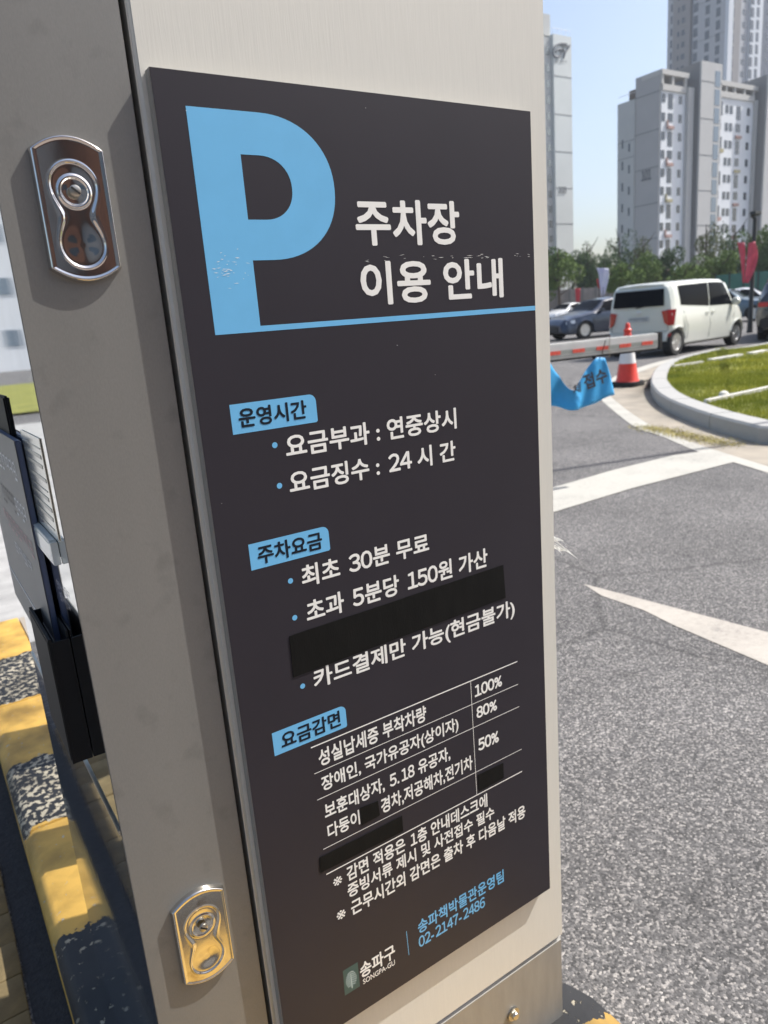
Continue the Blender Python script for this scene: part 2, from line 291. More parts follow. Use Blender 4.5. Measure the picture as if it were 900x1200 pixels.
# ------------------------------------------------------------ mesh + object helpers
def link(o): COL.objects.link(o); return o
def tag(o, label=None, cat=None, group=None, kind=None):
    if label: o['label'] = label
    if cat: o['category'] = cat
    if group: o['group'] = group
    if kind: o['kind'] = kind
    return o
class MB:
    def __init__(s): s.v = []; s.f = []; s.m = []
    def add(s, vs, fs, mi=0):
        n = len(s.v); s.v += [tuple(v) for v in vs]; s.f += [tuple(i + n for i in f) for f in fs]; s.m += [mi] * len(fs); return s
    def box(s, x0, x1, y0, y1, z0, z1, mi=0, M4=None):
        vs = [(x, y, z) for x in (x0, x1) for y in (y0, y1) for z in (z0, z1)]
        if M4: vs = [M4 @ Vector(v) for v in vs]
        return s.add(vs, [(0, 1, 3, 2), (4, 6, 7, 5), (0, 4, 5, 1), (2, 3, 7, 6), (0, 2, 6, 4), (1, 5, 7, 3)], mi)
    def tube(s, pts, r, n=10, mi=0, caps=True):
        pts = [Vector(p) for p in pts]; rs = r if isinstance(r, (list, tuple)) else [r] * len(pts); rings = []
        for i, p in enumerate(pts):
            d = (pts[min(i + 1, len(pts) - 1)] - pts[max(i - 1, 0)]).normalized()
            a = d.cross(Vector((0, 0, 1)) if abs(d.z) < .95 else Vector((1, 0, 0))).normalized(); b = d.cross(a)
            rings += [[p + (a * math.cos(t) + b * math.sin(t)) * rs[i] for t in [2 * math.pi * k / n for k in range(n)]]]
        vs = [v for q in rings for v in q]; fs = []
        for i in range(len(pts) - 1):
            for k in range(n): fs.append((i * n + k, i * n + (k + 1) % n, (i + 1) * n + (k + 1) % n, (i + 1) * n + k))
        if caps: fs += [tuple(range(n))[::-1], tuple((len(pts) - 1) * n + k for k in range(n))]
        return s.add(vs, fs, mi)
    def lathe(s, prof, n=24, c=(0, 0, 0), axis='z', mi=0):
        vs = []; fs = []
        for r, h in prof:
            for k in range(n):
                t = 2 * math.pi * k / n; a, b = r * math.cos(t), r * math.sin(t)
                vs.append({'z': (c[0] + a, c[1] + b, c[2] + h), 'y': (c[0] + a, c[1] + h, c[2] + b), 'x': (c[0] + h, c[1] + a, c[2] + b)}[axis])
        for i in range(len(prof) - 1):
            for k in range(n): fs.append((i * n + k, i * n + (k + 1) % n, (i + 1) * n + (k + 1) % n, (i + 1) * n + k))
        fs += [tuple(range(n))[::-1], tuple((len(prof) - 1) * n + k for k in range(n))]
        return s.add(vs, fs, mi)
    def prism(s, poly, z0, z1, mi=0):
        n = len(poly); vs = [(p[0], p[1], z0) for p in poly] + [(p[0], p[1], z1) for p in poly]
        fs = [tuple(range(n))[::-1], tuple(range(n, 2 * n))] + [(i, (i + 1) % n, n + (i + 1) % n, n + i) for i in range(n)]
        return s.add(vs, fs, mi)
    def build(s, name, mats, parent=None, bevel=0, smooth=False, off=(0, 0, 0), seg=2):
        me = bpy.data.meshes.new(name); ox = Vector(off)
        me.from_pydata([tuple(Vector(v) - ox) for v in s.v], [], s.f)
        for m in (mats if isinstance(mats, (list, tuple)) else [mats]): me.materials.append(m)
        if any(s.m): me.polygons.foreach_set('material_index', s.m)
        bm = bmesh.new(); bm.from_mesh(me)
        bmesh.ops.recalc_face_normals(bm, faces=bm.faces)
        if bevel:
            es = [e for e in bm.edges if e.is_manifold and e.calc_face_angle(0) > .5]
            bmesh.ops.bevel(bm, geom=es, offset=bevel, segments=seg, affect='EDGES', clamp_overlap=True)
        bm.to_mesh(me); bm.free()
        if smooth or bevel:
            me.shade_smooth()
            me.set_sharp_from_angle(angle=R_(38 if not bevel else 50))
        o = link(bpy.data.objects.new(name, me))
        if parent: o.parent = parent
        return o
def empty(name, loc=(0, 0, 0), rz=0):
    o = link(bpy.data.objects.new(name, None)); o.location = loc; o.rotation_euler = (0, 0, rz); o.empty_display_size = .2; return o
def copy_part(o, parent, loc=None, mw=None):
    c = o.copy(); link(c); c.parent = parent
    if loc is not None: c.location = loc
    return c
def copy_tree(o, parent=None):
    c = o.copy(); link(c); c.parent = parent
    for ch in list(o.children): copy_tree(ch, c)
    return c

def text_mesh(s, bold=.018):
    fw = ''.join(chr(ord(c) + 0xfee0) if c.isdigit() and any(ord(q) > 0x2000 or q.isdigit() for q in s) else c for c in s)
    cu = bpy.data.curves.new('txt', 'FONT'); cu.body = fw
    W_ = [ord(c) > 0xff00 for c in fw]
    for i_ in range(len(fw)):
        nx_ = W_[i_ + 1] if i_ + 1 < len(fw) else False
        cu.body_format[i_].kerning = (-17 if W_[i_] and nx_ else -8 if W_[i_] or nx_ else 0)
    cu.size = 1; cu.fill_mode = 'FRONT'; cu.resolution_u = 3; cu.offset = bold
    o = bpy.data.objects.new('txt', cu); link(o)
    dg = bpy.context.evaluated_depsgraph_get(); dg.update()
    me = bpy.data.meshes.new_from_object(o.evaluated_get(dg)); bpy.data.objects.remove(o); bpy.data.curves.remove(cu)
    n = len(me.vertices); co = np.empty(n * 3); me.vertices.foreach_get('co', co); co = co.reshape(-1, 3)
    return me, co
def text_on(name, s, parent, fn, m, bold=.018):
    """fn(a,b) with a,b in 0..1 across the tight box of the lettering -> point local to parent"""
    me0, co = text_mesh(s, 0)
    lo = co.min(0); hi = co.max(0); W_, H_ = hi[0] - lo[0], hi[1] - lo[1]
    bx, by = bold / W_, bold / H_
    o0, oa, ob = Vector(fn(0, 0)), Vector(fn(1, 0)), Vector(fn(0, 1)); nn = (oa - o0).cross(ob - o0).normalized()
    up = min((ob - o0).length * .0008, .00002) if (ob - o0).length < .1 else (ob - o0).length * .002
    a = bx + (co[:, 0] - lo[0]) / W_ * (1 - 2 * bx); b = by + (co[:, 1] - lo[1]) / H_ * (1 - 2 * by)
    fs0 = [tuple(p.vertices) for p in me0.polygons]; bpy.data.meshes.remove(me0)
    vs, fs = [], []
    offs = [(0, 0)] + [(math.cos(t), math.sin(t)) for t in [k * math.pi / 4 + .39 for k in range(8)]] if bold > 0 else [(0, 0)]
    for k, (dx, dy) in enumerate(offs):
        n0 = len(vs)
        vs += [tuple(Vector(fn(x + dx * bx, y + dy * by)) + nn * up * k) for x, y in zip(a, b)]
        fs += [tuple(q + n0 for q in f) for f in fs0]
    me = bpy.data.meshes.new(name); me.from_pydata(vs, [], fs); me.materials.append(m)
    o = link(bpy.data.objects.new(name, me)); o.parent = parent; return o

def marks_on(name, n, parent, fn, m):
    """print too small or blurred to read in the photograph: n characters as bundles of short strokes, 0 = a gap"""
    rr_ = random.Random(n * 7 + len(name)); b = MB(); cw = 1 / n
    def q(x0, x1, y0, y1): b.add([fn(x0, y0), fn(x1, y0), fn(x1, y1), fn(x0, y1)], [(0, 1, 2, 3)])
    for k in range(n):
        x = k * cw + cw * .1; w_ = cw * .78
        q(x, x + w_ * .62, .80, .92)
        if rr_.random() < .6: q(x + w_ * .1, x + w_ * .24, .45, .78)
        q(x, x + w_ * .62, .40, .52) if rr_.random() < .6 else q(x + w_ * .3, x + w_ * .45, .40, .78)
        q(x + w_ * .76, x + w_ * .92, .30, 1.0)
        if rr_.random() < .6: q(x + w_ * .15, x + w_ * .95, .02, .16)
    return b.build(name, m, parent)

# kiosk frame: stands very slightly out of plumb with the road
TILT = Matrix(((0.99999568, -1.35581e-05, 0.00293940), (0, 0.99998936, 0.00461250), (-0.00293943, -0.00461248, 0.99998504)))
def K4(loc): # kiosk-frame point -> object matrix
    p = TILT @ (Vector(loc) - CAM) + CAM
    return Matrix.Translation(p) @ TILT.to_4x4()
def kroot(name, loc):
    o = link(bpy.data.objects.new(name, None)); o.empty_display_size = .1; o.matrix_world = K4(loc); return o

# ============================================================ GROUND
def sheet(name, poly, z, m, kind='structure', thick=None, parent=None):
    b = MB(); n = len(poly)
    b.add([(p[0], p[1], z) for p in poly], [tuple(range(n))])
    me = bpy.data.meshes.new(name); me.from_pydata(b.v, [], b.f); me.materials.append(m)
    bm = bmesh.new(); bm.from_mesh(me); bmesh.ops.triangulate(bm, faces=bm.faces)
    bm.normal_update()
    for f in bm.faces:
        if f.normal.z < 0: f.normal_flip()
    bm.to_mesh(me); bm.free()
    o = link(bpy.data.objects.new(name, me))
    if kind: o['kind'] = kind
    if parent: o.parent = parent
    return o
sheet('road', [(-900, -900), (900, -900), (900, 900), (-900, 900)], 0, M['asphalt'])
sheet('concrete_apron', [(-8, 3.36), (1.0, 3.36), (1.4, 14), (-8, 14)], .004, M['apron'])

def ribbon(pa, pb, z, name, m, kind='structure', parent=None):
    b = MB(); n = len(pa)
    b.add([(p[0], p[1], z) for p in pa] + [(p[0], p[1], z) for p in pb], [(i, i + 1, n + i + 1, n + i) for i in range(n - 1)])
    o = b.build(name, m, parent); o.data.flip_normals() if o.data.polygons[0].normal.z < 0 else None
    if kind: o['kind'] = kind
    return o
def smooth_path(ps, n=6):
    ps = [Vector(p) for p in ps]; out = []
    for i in range(len(ps) - 1):
        p0, p1, p2, p3 = ps[max(i - 1, 0)], ps[i], ps[i + 1], ps[min(i + 2, len(ps) - 1)]
        for k in range(n):
            t = k / n
            out.append(.5 * ((2 * p1) + (p2 - p0) * t + (2 * p0 - 5 * p1 + 4 * p2 - p3) * t * t + (3 * p1 - p0 - 3 * p2 + p3) * t ** 3))
    out.append(ps[-1]); return out
def resample(ps, n):
    ps = [Vector(p) for p in ps]; d = [0]
    for i in range(1, len(ps)): d.append(d[-1] + (ps[i] - ps[i - 1]).length)
    out = []
    for k in range(n):
        t = d[-1] * k / (n - 1); i = max(j for j in range(len(d)) if d[j] <= t + 1e-9); i = min(i, len(ps) - 2)
        u = (t - d[i]) / max(1e-9, d[i + 1] - d[i]); out.append(ps[i].lerp(ps[i + 1], min(1, u)))
    return out

# kerb outline of the lawn, counted along its outer top edge
KZ = .15
ko = [G(*p, KZ) for p in ((930, 507), (892, 499.4), (876.7, 495.9), (853.3, 490.4), (830, 484.2), (806.7, 476.4), (783.3, 467), (769.3, 457.8), (762.8, 448), (763.2, 440.6), (768.5, 431.3), (780, 423.5), (799, 417.3), (822, 411.9), (847, 407.2), (887.5, 403.3))]
ko = [Vector((7.0, .9, KZ)), Vector((6.25, 2.1, KZ))] + ko[1:] + [Vector((27, 10.6, KZ)), Vector((36, 9, KZ))]
ko = resample(smooth_path(ko), 120)
KW = .22
def offset_path(ps, d):
    out = []
    for i, p in enumerate(ps):
        t = (ps[min(i + 1, len(ps) - 1)] - ps[max(i - 1, 0)]).normalized(); out.append(p + Vector((t.y, -t.x, 0)) * d)
    return out
ki = offset_path(ko, KW)      # lawn side
kg = offset_path(ko, -.62)    # gutter outer edge
# concrete gutter apron between road line and kerb
line_out = [G(*p) for p in ((940, 566), (900, 554.5), (864, 543.4), (816, 529), (774, 511), (750, 503.5), (729, 490), (703.5, 467.5), (703, 458), (712, 449), (722, 440.5), (748.5, 431.0), (768, 425), (789, 420.0))]
line_in = [G(*p) for p in ((940, 558), (900, 547), (837, 527.5), (798, 514), (768, 502), (735, 481), (715.5, 464.5), (713, 458), (720, 450), (731, 443), (752, 435.0), (771, 428.5), (791, 423.0))]
line_out = [Vector((4.2, .6, 0))] + line_out; line_in = [Vector((4.35, .6, 0))] + line_in
lo = resample(smooth_path(line_out, 5), 90); li = resample(smooth_path(line_in, 5), 90)
lend = G(789, 420)
ko_r = resample([p for p in ko if (p - ko[0]).length < 99][:78], 90)
ribbon(li, offset_path(ko_r, .05), .002, 'gutter', M['concrete'])
ribbon(lo, li, .0035, 'edge_line', M['line'])
band = [G(*p) for p in ((646, 572.6), (720, 551), (790, 534), (836, 528.2), (862, 541.5), (800, 557.5), (740, 573), (646, 601.8))]
d0 = (band[0] - band[1]); d1 = band[7] - band[6]
band = [band[0] + d0.normalized() * 3.2] + band + [band[7] + d1.normalized() * 2.2]
sheet('stop_line', [(p.x, p.y) for p in band], .005, M['line'])
sheet('arrow_marking', [(p.x, p.y) for p in [G(683.3, 684.4), G(740, 699.3), G(900, 741.4), G(1000, 767.7), G(1000, 823), G(900, 780), G(850, 758.8), G(790, 733.2), G(787, 731.8), G(754, 715.3), G(705, 698.5)]], .002, M['line_warm'])
# granite kerb stones, each its own block
kerb = link(bpy.data.objects.new('granite_kerb', None)); tag(kerb, kind='structure')
for k in range(0, len(ko) - 4, 4):
    b = MB(); seg = ko[k:k + 5]; sgi = ki[k:k + 5]; n = 5
    a = (seg[1] - seg[0]).normalized() * .008; e_ = (seg[4] - seg[3]).normalized() * -.008
    so_ = [p.copy() for p in seg]; si_ = [p.copy() for p in sgi]
    so_[0] += a; si_[0] += a; so_[4] += e_; si_[4] += e_
    vs = []
    for p, q in zip(so_, si_):
        mid = p.lerp(q, .09)
        vs += [(p.x, p.y, -.02), (p.x, p.y, KZ - .02), (mid.x, mid.y, KZ), (q.x, q.y, KZ + .001), (q.x, q.y, -.02)]
    fs = [(i * 5 + j, i * 5 + j + 1, (i + 1) * 5 + j + 1, (i + 1) * 5 + j) for i in range(4) for j in range(4)] + [(0, 1, 2, 3, 4), (24, 23, 22, 21, 20)]
    b.add(vs, fs); b.build('kerb_stone', M['granite'], kerb)
# lawn sheet
lawn_poly = [(p.x, p.y) for p in ki] + [(60, 5), (60, -4), (8, -4)]
lawn = sheet('lawn', lawn_poly, KZ - .012, M['grass_base'])
def in_poly(x, y, poly):
    c = False; j = len(poly) - 1
    for i in range(len(poly)):
        if (poly[i][1] > y) != (poly[j][1] > y) and x < (poly[j][0] - poly[i][0]) * (y - poly[i][1]) / (poly[j][1] - poly[i][1]) + poly[i][0]: c = not c
        j = i
    return c
strips = [((826.9, 471.6), (905, 454.6), .055), ((788, 430.2), (824, 425.0), .05), ((831.5, 422.8), (868, 416.6), .11), ((878, 415.2), (897, 411.6), .13)]
stripw = [(G(*a, KZ), G(*b_, KZ), w_) for a, b_, w_ in strips]
# grass: tufts of blades
V = []; F = []
cand = 0; polyV = lawn_poly
lp = np.array(polyV)
def vec_in(xs, ys, poly):
    c = np.zeros(len(xs), bool); j = len(poly) - 1
    for i in range(len(poly)):
        xi, yi = poly[i]; xj, yj = poly[j]
        if yi != yj:
            c ^= ((yi > ys) != (yj > ys)) & (xs < (xj - xi) * (ys - yi) / (yj - yi) + xi)
        j = i
    return c
def blades(xs, ys, z, hmin, hmax, wd, lean=.5):
    n = len(xs); a = rng.uniform(0, 2 * np.pi, n); h = rng.uniform(hmin, hmax, n); la = rng.uniform(0, 2 * np.pi, n); le = rng.uniform(0, lean, n) * h
    v = np.zeros((n, 3, 3)); dx = np.cos(a) * wd; dy = np.sin(a) * wd
    v[:, 0] = np.stack([xs - dx, ys - dy, np.full(n, z)], 1); v[:, 1] = np.stack([xs + dx, ys + dy, np.full(n, z)], 1)
    v[:, 2] = np.stack([xs + np.cos(la) * le, ys + np.sin(la) * le, z + h], 1)
    return v.reshape(-1, 3)
def tri_mesh(name, v, m):
    me = bpy.data.meshes.new(name); n = len(v); me.vertices.add(n); me.vertices.foreach_set('co', v.astype(np.float32).ravel())
    me.loops.add(n); me.loops.foreach_set('vertex_index', np.arange(n, dtype=np.int32))
    me.polygons.add(n // 3); me.polygons.foreach_set('loop_start', np.arange(0, n, 3, dtype=np.int32)); me.polygons.foreach_set('loop_total', np.full(n // 3, 3, dtype=np.int32))
    me.materials.append(m); me.update(calc_edges=True); me.validate()
    return link(bpy.data.objects.new(name, me))
chunks = []
for (x0, x1, y0, y1, N) in ((5.8, 9.7, 2, 8.5, 150000), (8.6, 18, 3, 11, 165000), (18, 34, 3, 11, 40000)):
    xs = rng.uniform(x0, x1, N); ys = rng.uniform(y0, y1, N)
    patch = np.sin(xs * 2.1 + np.sin(ys * 1.7) * 1.4) * np.sin(ys * 2.6 + 1.3 * np.sin(xs * .9)) * .5 + .5
    k = vec_in(xs, ys, polyV) & (rng.random(N) < .45 + .55 * patch)
    for (A_, B_, w_) in stripw:
        d = np.array([B_.x - A_.x, B_.y - A_.y]); ln = np.hypot(*d); d = d / ln
        tt = (xs - A_.x) * d[0] + (ys - A_.y) * d[1]; dd = np.abs(-(xs - A_.x) * d[1] + (ys - A_.y) * d[0])
        k &= ~((tt > -.05) & (tt < ln + .05) & (dd < w_ * .6))
    xs, ys = xs[k], ys[k]
    sc_ = (1, 1.5, 2.2)[(x0 > 8) + (x0 > 17)]
    chunks.append(blades(xs, ys, KZ - .014, .02, .05 * sc_ ** .5, .004 * sc_))
g_ = tri_mesh('grass', np.concatenate(chunks), M['blade']); tag(g_, 'yellow green clipped lawn grass inside the curved granite kerb', 'grass', kind='stuff')
for i, (A_, B_, w_) in enumerate(stripw):
    b = MB(); d = (B_ - A_); L_ = d.length; d.normalize(); nrm = Vector((-d.y, d.x, 0))
    nseg = max(1, int(L_ / .8))
    for k in range(nseg):
        p, q = A_ + d * (L_ * k / nseg + .006), A_ + d * (L_ * (k + 1) / nseg - .006)
        vs = [c + nrm * s_ * w_ / 2 + Vector((0, 0, z)) for c in (p, q) for s_ in (-1, 1) for z in (-.02, .03)]
        b.add(vs, [(0, 1, 3, 2), (4, 6, 7, 5), (0, 4, 5, 1), (2, 3, 7, 6), (0, 2, 6, 4), (1, 5, 7, 3)])
    o = b.build('stone_edging', M['stone'], bevel=.005)
    lb = ['long pale stone edging strip crossing the lawn nearest the camera', 'short pale edging strip at the pointed left end of the lawn', 'middle pale edging strip in the far part of the lawn', 'far right pale edging strip near the back kerb of the lawn'][i]
    tag(o, lb, 'edging', 'pale edging strips set in the lawn')
b = MB(); b.lathe([(.005, 0), (.05, .0), (.06, .03), (.045, .06), (.01, .075)], 9)
o = b.build('stone', M['stone'], smooth=True); o.location = G(848, 466, KZ); o.scale = (1.2, .8, 1); tag(o, 'small pale stone lying against the long edging strip', 'stone')
# dry clippings in the gutter
cx = G(795, 515)
N = 2600; t_ = rng.uniform(0, 1, N); A_, B_ = G(752, 501), G(858, 523)
xs = A_.x + (B_.x - A_.x) * t_ + rng.normal(0, .07, N); ys = A_.y + (B_.y - A_.y) * t_ + rng.normal(0, .09, N)
v = blades(xs, ys, .012, .004, .02, .004, 2.5)
o = tri_mesh('dry_clippings', v, M['straw']); tag(o, 'dry yellow grass clippings blown along the gutter and edge line', 'clippings', kind='stuff')

# ------------------------------------------------------------ island the kiosk stands on
KX0, KX1 = .035, .745
def kerb_block(x0, x1, y0, y1, parent, ch=.022):
    b = MB()
    prof = [(x0, -.02), (x0, .15 - ch), (x0 + ch, .15), (x1 - .004, .15), (x1 - .004, -.02)]
    vs = [(p[0], y, p[1]) for y in (y0 + .0015, y1 - .0015) for p in prof]
    b.add(vs, [(0, 1, 2, 3, 4), (9, 8, 7, 6, 5)] + [(i, (i + 1) % 5, 5 + (i + 1) % 5, 5 + i) for i in range(5)])
    return b.build('kerb_stone', M['kerb_paint'], parent, bevel=.002)
isl = link(bpy.data.objects.new('painted_kerb', None)); tag(isl, kind='structure')
y = .13
for L_ in (1.60, .73, .84):
    kerb_block(KX0, KX0 + .20, y, y + L_, isl); y += L_
# right hand kerb, curving in towards the back
b = MB()
pr = [(.50, .13), (.744, .13), (.744, .655), (.728, .705), (.70, .72), (.50, .75)]
b.prism(pr, -.02, .15); b.build('kerb_stone', M['kerb_paint'], isl, bevel=.006)
b = MB(); b.prism([(.236, .13), (.499, .13), (.499, .64), (.236, .64)], -.02, .1465)
b.build('infill_slab', M['kerb_paint'], isl)
b = MB(); b.prism([(.236, .645), (.499, .645), (.499, 1.26), (.60, 1.27), (.60, 3.3), (.236, 3.3)], -.02, .146)
b.build('infill_slab', M['concrete'], isl)
sheet('tar_joint', [(-.0245, -.6), (.0345, -.6), (.0345, 3.3), (-.0245, 3.3)], .003, M['tar'])
sheet('latch_dark_sheet', [(-.0245, -.16), (.80, -.16), (.80, .125), (-.0245, .125)], .006, M['tar'])  # unseen dark sheet added to darken the reflection in the lower latch
# yellow painted paver strip beyond the kerb on the left
pv = link(bpy.data.objects.new('paver_strip', None)); tag(pv, kind='structure')
b0 = MB(); b0.box(-.11, -.002, -.0498, .0498, -.02, .012)
proto = b0.build('paver', M['yellow_pave'], pv, bevel=.0015, seg=1)
proto.location = (-.026, -.5, 0)
for k in range(1, 30):
    c = copy_part(proto, pv); c.location = (-.026 + random.uniform(-.002, .002), -.5 + k * .101, random.uniform(-.002, .002)); c.rotation_euler = (0, 0, random.uniform(-.01, .01))
# unseen red pavers added behind the camera for the chrome reflections
pv2 = sheet('unseen_pavement', [(-9, -12), (12, -12), (12, -1.0), (-9, -1.0)], .004, M['pave'])

# ============================================================ KIOSK
YF = .662            # face of both front panels (kiosk frame)
kio = kroot('parking_kiosk', (.39, .93, .15)); KO = Vector((.39, .93, .15))
tag(kio, 'tall grey and cream steel parking kiosk on a painted kerb with chrome latches', 'kiosk')
def kpart(mb, name, m, par=kio, **kw): return mb.build(name, m, par, off=KO, **kw)
TOPZ = 1.82
kpart(MB().box(.0992, .6833, .6853, 1.20, .16, TOPZ - .01), 'cabinet', M['body_gap'])
kpart(MB().box(.0945, .2095, YF, .6637, .308, TOPZ), 'front_door', M['door'], bevel=.0006)
kpart(MB().box(.2157, .6885, YF, .6845, .3085, TOPZ), 'front_panel', M['cream'], bevel=.0035, seg=3)
kpart(MB().box(.6835, .6865, .6855, 1.203, .3085, TOPZ - .001), 'side_panel', M['cream'])
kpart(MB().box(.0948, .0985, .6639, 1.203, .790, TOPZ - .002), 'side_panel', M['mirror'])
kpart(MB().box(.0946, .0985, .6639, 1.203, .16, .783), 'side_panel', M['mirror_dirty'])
kpart(MB().box(.0930, .0985, .6642, 1.204, .7832, .7898), 'side_trim', M['steel'], bevel=.001)
kpart(MB().box(.0955, .6885, YF + .001, 1.202, .15, .3068), 'plinth', M['plinth'], bevel=.005, seg=3)
kpart(MB().box(.09, .70, .655, 1.21, TOPZ + .001, TOPZ + .03), 'roof_cap', M['cream'], bevel=.006)
# bolt at the foot
b = MB(); b.lathe([(.010, 0), (.0105, -.001), (.0105, -.0025)], 20, (.5785, YF, .232), 'y')
bolt = kpart(b, 'bolt', M['steel'], smooth=True)
b = MB(); b.lathe([(.0062, -.002), (.0065, -.003), (.0065, -.0068), (.0055, -.008)], 6, (.5785, YF, .232), 'y'); kpart(b, 'bolt_head', M['steel'], bolt, bevel=.0005)
for bx in (.19,):
    b = MB(); b.lathe([(.010, 0), (.0105, -.001), (.0105, -.0025)], 20, (bx, YF, .232), 'y'); b.lathe([(.0062, -.002), (.0065, -.003), (.0065, -.0068), (.0055, -.008)], 6, (bx, YF, .232), 'y'); kpart(b, 'bolt', M['steel'], smooth=True)

# latches ------------------------------------------------------------------
def sstep(a, b_, x): t = min(1, max(0, (x - a) / (b_ - a))); return t * t * (3 - 2 * t)
def peanut(x, z):
    # upper and lower lobe joined by a waist
    d1 = math.hypot(x, z - .0175) - .0183
    d2 = math.hypot(x, z + .0270) - .0178
    k = .030; h = max(k - abs(d1 - d2), 0) / k
    return min(d1, d2) - h * h * k / 4
def latch(cx_, z0, z1, m, worn):
    W = .0575; zc = (z0 + z1) / 2; H = z1 - z0; sag = .0115
    NX, NZ = 120, 200
    T = .0058
    vs = []
    for j in range(NZ + 1):
        for i in range(NX + 1):
            u = i / NX * 2 - 1; x = u * W / 2
            top = H / 2 + sag * (1 - u * u); bot = -H / 2 - sag * (1 - u * u)
            z = bot + (top - bot) * j / NZ
            # distance to the outline
            de = min(W / 2 - abs(x), top - z, z - bot)
            h = T * (1 - (1 - min(1, de / .0026)) ** 2.2) if de < .0026 else T
            h -= .0006 * sstep(.0026, .0052, de)
            d = peanut(x, z)
            h += .0003 * math.exp(-((d - .0004) / .0008) ** 2)          # raised bead round the recess
            if d < 0:
                dep = .0010 * sstep(0, .0016, -d) + .0009 * sstep(.002, .016, -d); h -= dep
                h += 0
            dr = math.hypot(x, z - .0135)
            h += .0011 * (1 - sstep(.0118, .0140, dr)) if dr < .0145 else 0
            h -= .0008 * (1 - sstep(.0098, .0108, dr)) if dr < .0108 else 0
            vs.append((cx_ + x, YF - h, zc + z))
    fs = [(j * (NX + 1) + i, j * (NX + 1) + i + 1, (j + 1) * (NX + 1) + i + 1, (j + 1) * (NX + 1) + i) for j in range(NZ) for i in range(NX)]
    b = MB(); b.add(vs, fs); o = kpart(b, 'latch', m, smooth=True)
    for p in o.data.polygons: p.use_smooth = True
    at_ = o.data.attributes.get('sharp_edge')
    if at_: o.data.attributes.remove(at_)
    lock = MB(); lock.lathe([(.0044, 0), (.0046, -.0018), (.0042, -.0026), (.003, -.0030)], 28, (cx_, YF - T - .0005, zc + .0135), 'y')
    lk = kpart(lock, 'lock_cylinder', M['steel'], o, smooth=True)
    sl = MB(); a = R_(-40)
    mm = Matrix.Translation((cx_, YF - T - .0036, zc + .0135)) @ Matrix.Rotation(-a, 4, 'Y')
    sl.box(-.0040, .0040, -.0004, .0004, -.0008, .0008, 0, mm); kpart(sl, 'keyhole', M['slot'], o)
    return o
l1 = latch((.1219 + .1789) / 2, 1.3037, 1.3933, M['chrome'], 0)
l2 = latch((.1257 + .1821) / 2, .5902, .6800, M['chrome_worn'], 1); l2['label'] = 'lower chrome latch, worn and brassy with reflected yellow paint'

# payment side: display, card bin, label holder, stickers
XS = .0946
o = kpart(MB().box(XS - .003, XS + .002, .87, 1.15, 1.155, 1.198), 'display_window', M['blackplastic'], bevel=.002)
# black bin
bx0, bx1, by0, by1, bz0, bz1 = .0745, XS - .0003, .748, .868, .828, .966
b = MB()
b.box(bx0, bx0 + .003, by0, by1, bz0, bz1)
b.box(bx0 + .0031, bx1, by0 + .0005, by0 + .003, bz0, bz1 - .004); b.box(bx0 + .0031, bx1, by1 - .003, by1 - .0005, bz0, bz1 - .004)
b.box(bx0 + .0031, bx1, by0 + .0031, by1 - .0031, bz0 + .0005, bz0 + .0035); b.box(bx1 - .002, bx1 - .0002, by0 + .0031, by1 - .0031, bz0 + .0036, bz1 + .004)
bn = kpart(b, 'slip_tray', M['blackplastic'])
kpart(MB().box(bx0 - .0008, bx0 - .0002, by0 + .002, by1 - .002, bz0 + .004, bz1 - .003), 'tray_front', M['blackplastic'], bn)
# clear label holder
hx = XS - .0065
b = MB(); b.box(hx, XS - .0002, .704, .709, 1.050, 1.072); b.box(hx, XS - .0002, .7095, .82, 1.0705, 1.073); b.box(hx, hx + .0015, .7095, .82, 1.050, 1.0700)
hd = kpart(b, 'label_holder', M['acrylic'], bevel=.0006)
kpart(MB().box(XS - .003, XS - .0006, .715, .81, 1.0545, 1.0695), 'paper_label', M['sticker'], hd)
# instruction sticker with rows of print
st = kpart(MB().box(XS - .0009, XS - .0002, .689, .80, 1.075, 1.168), 'sticker', M['sticker'])
b = MB()
for k, z in enumerate((1.158, 1.149, 1.14, 1.128, 1.119, 1.110, 1.101, 1.092, 1.083)):
    b.box(XS - .0013, XS - .0010, .694 + (k % 3) * .003, .792, z, z + (.0035 if k % 4 else .0012))
kpart(b, 'sticker_print', M['sticker_line'], st)
# small writing below the holder
for k, (y0, y1, z) in enumerate(((.70, .76, 1.018), (.70, .755, 1.006))):
    marks_on('small_print', 4, kio, lambda a, c, y0=y0, y1=y1, z=z: (XS - .0006 - KO.x, y1 + (y0 - y1) * a - KO.y, z - .004 + .009 * c - KO.z), M['plate_edge'])

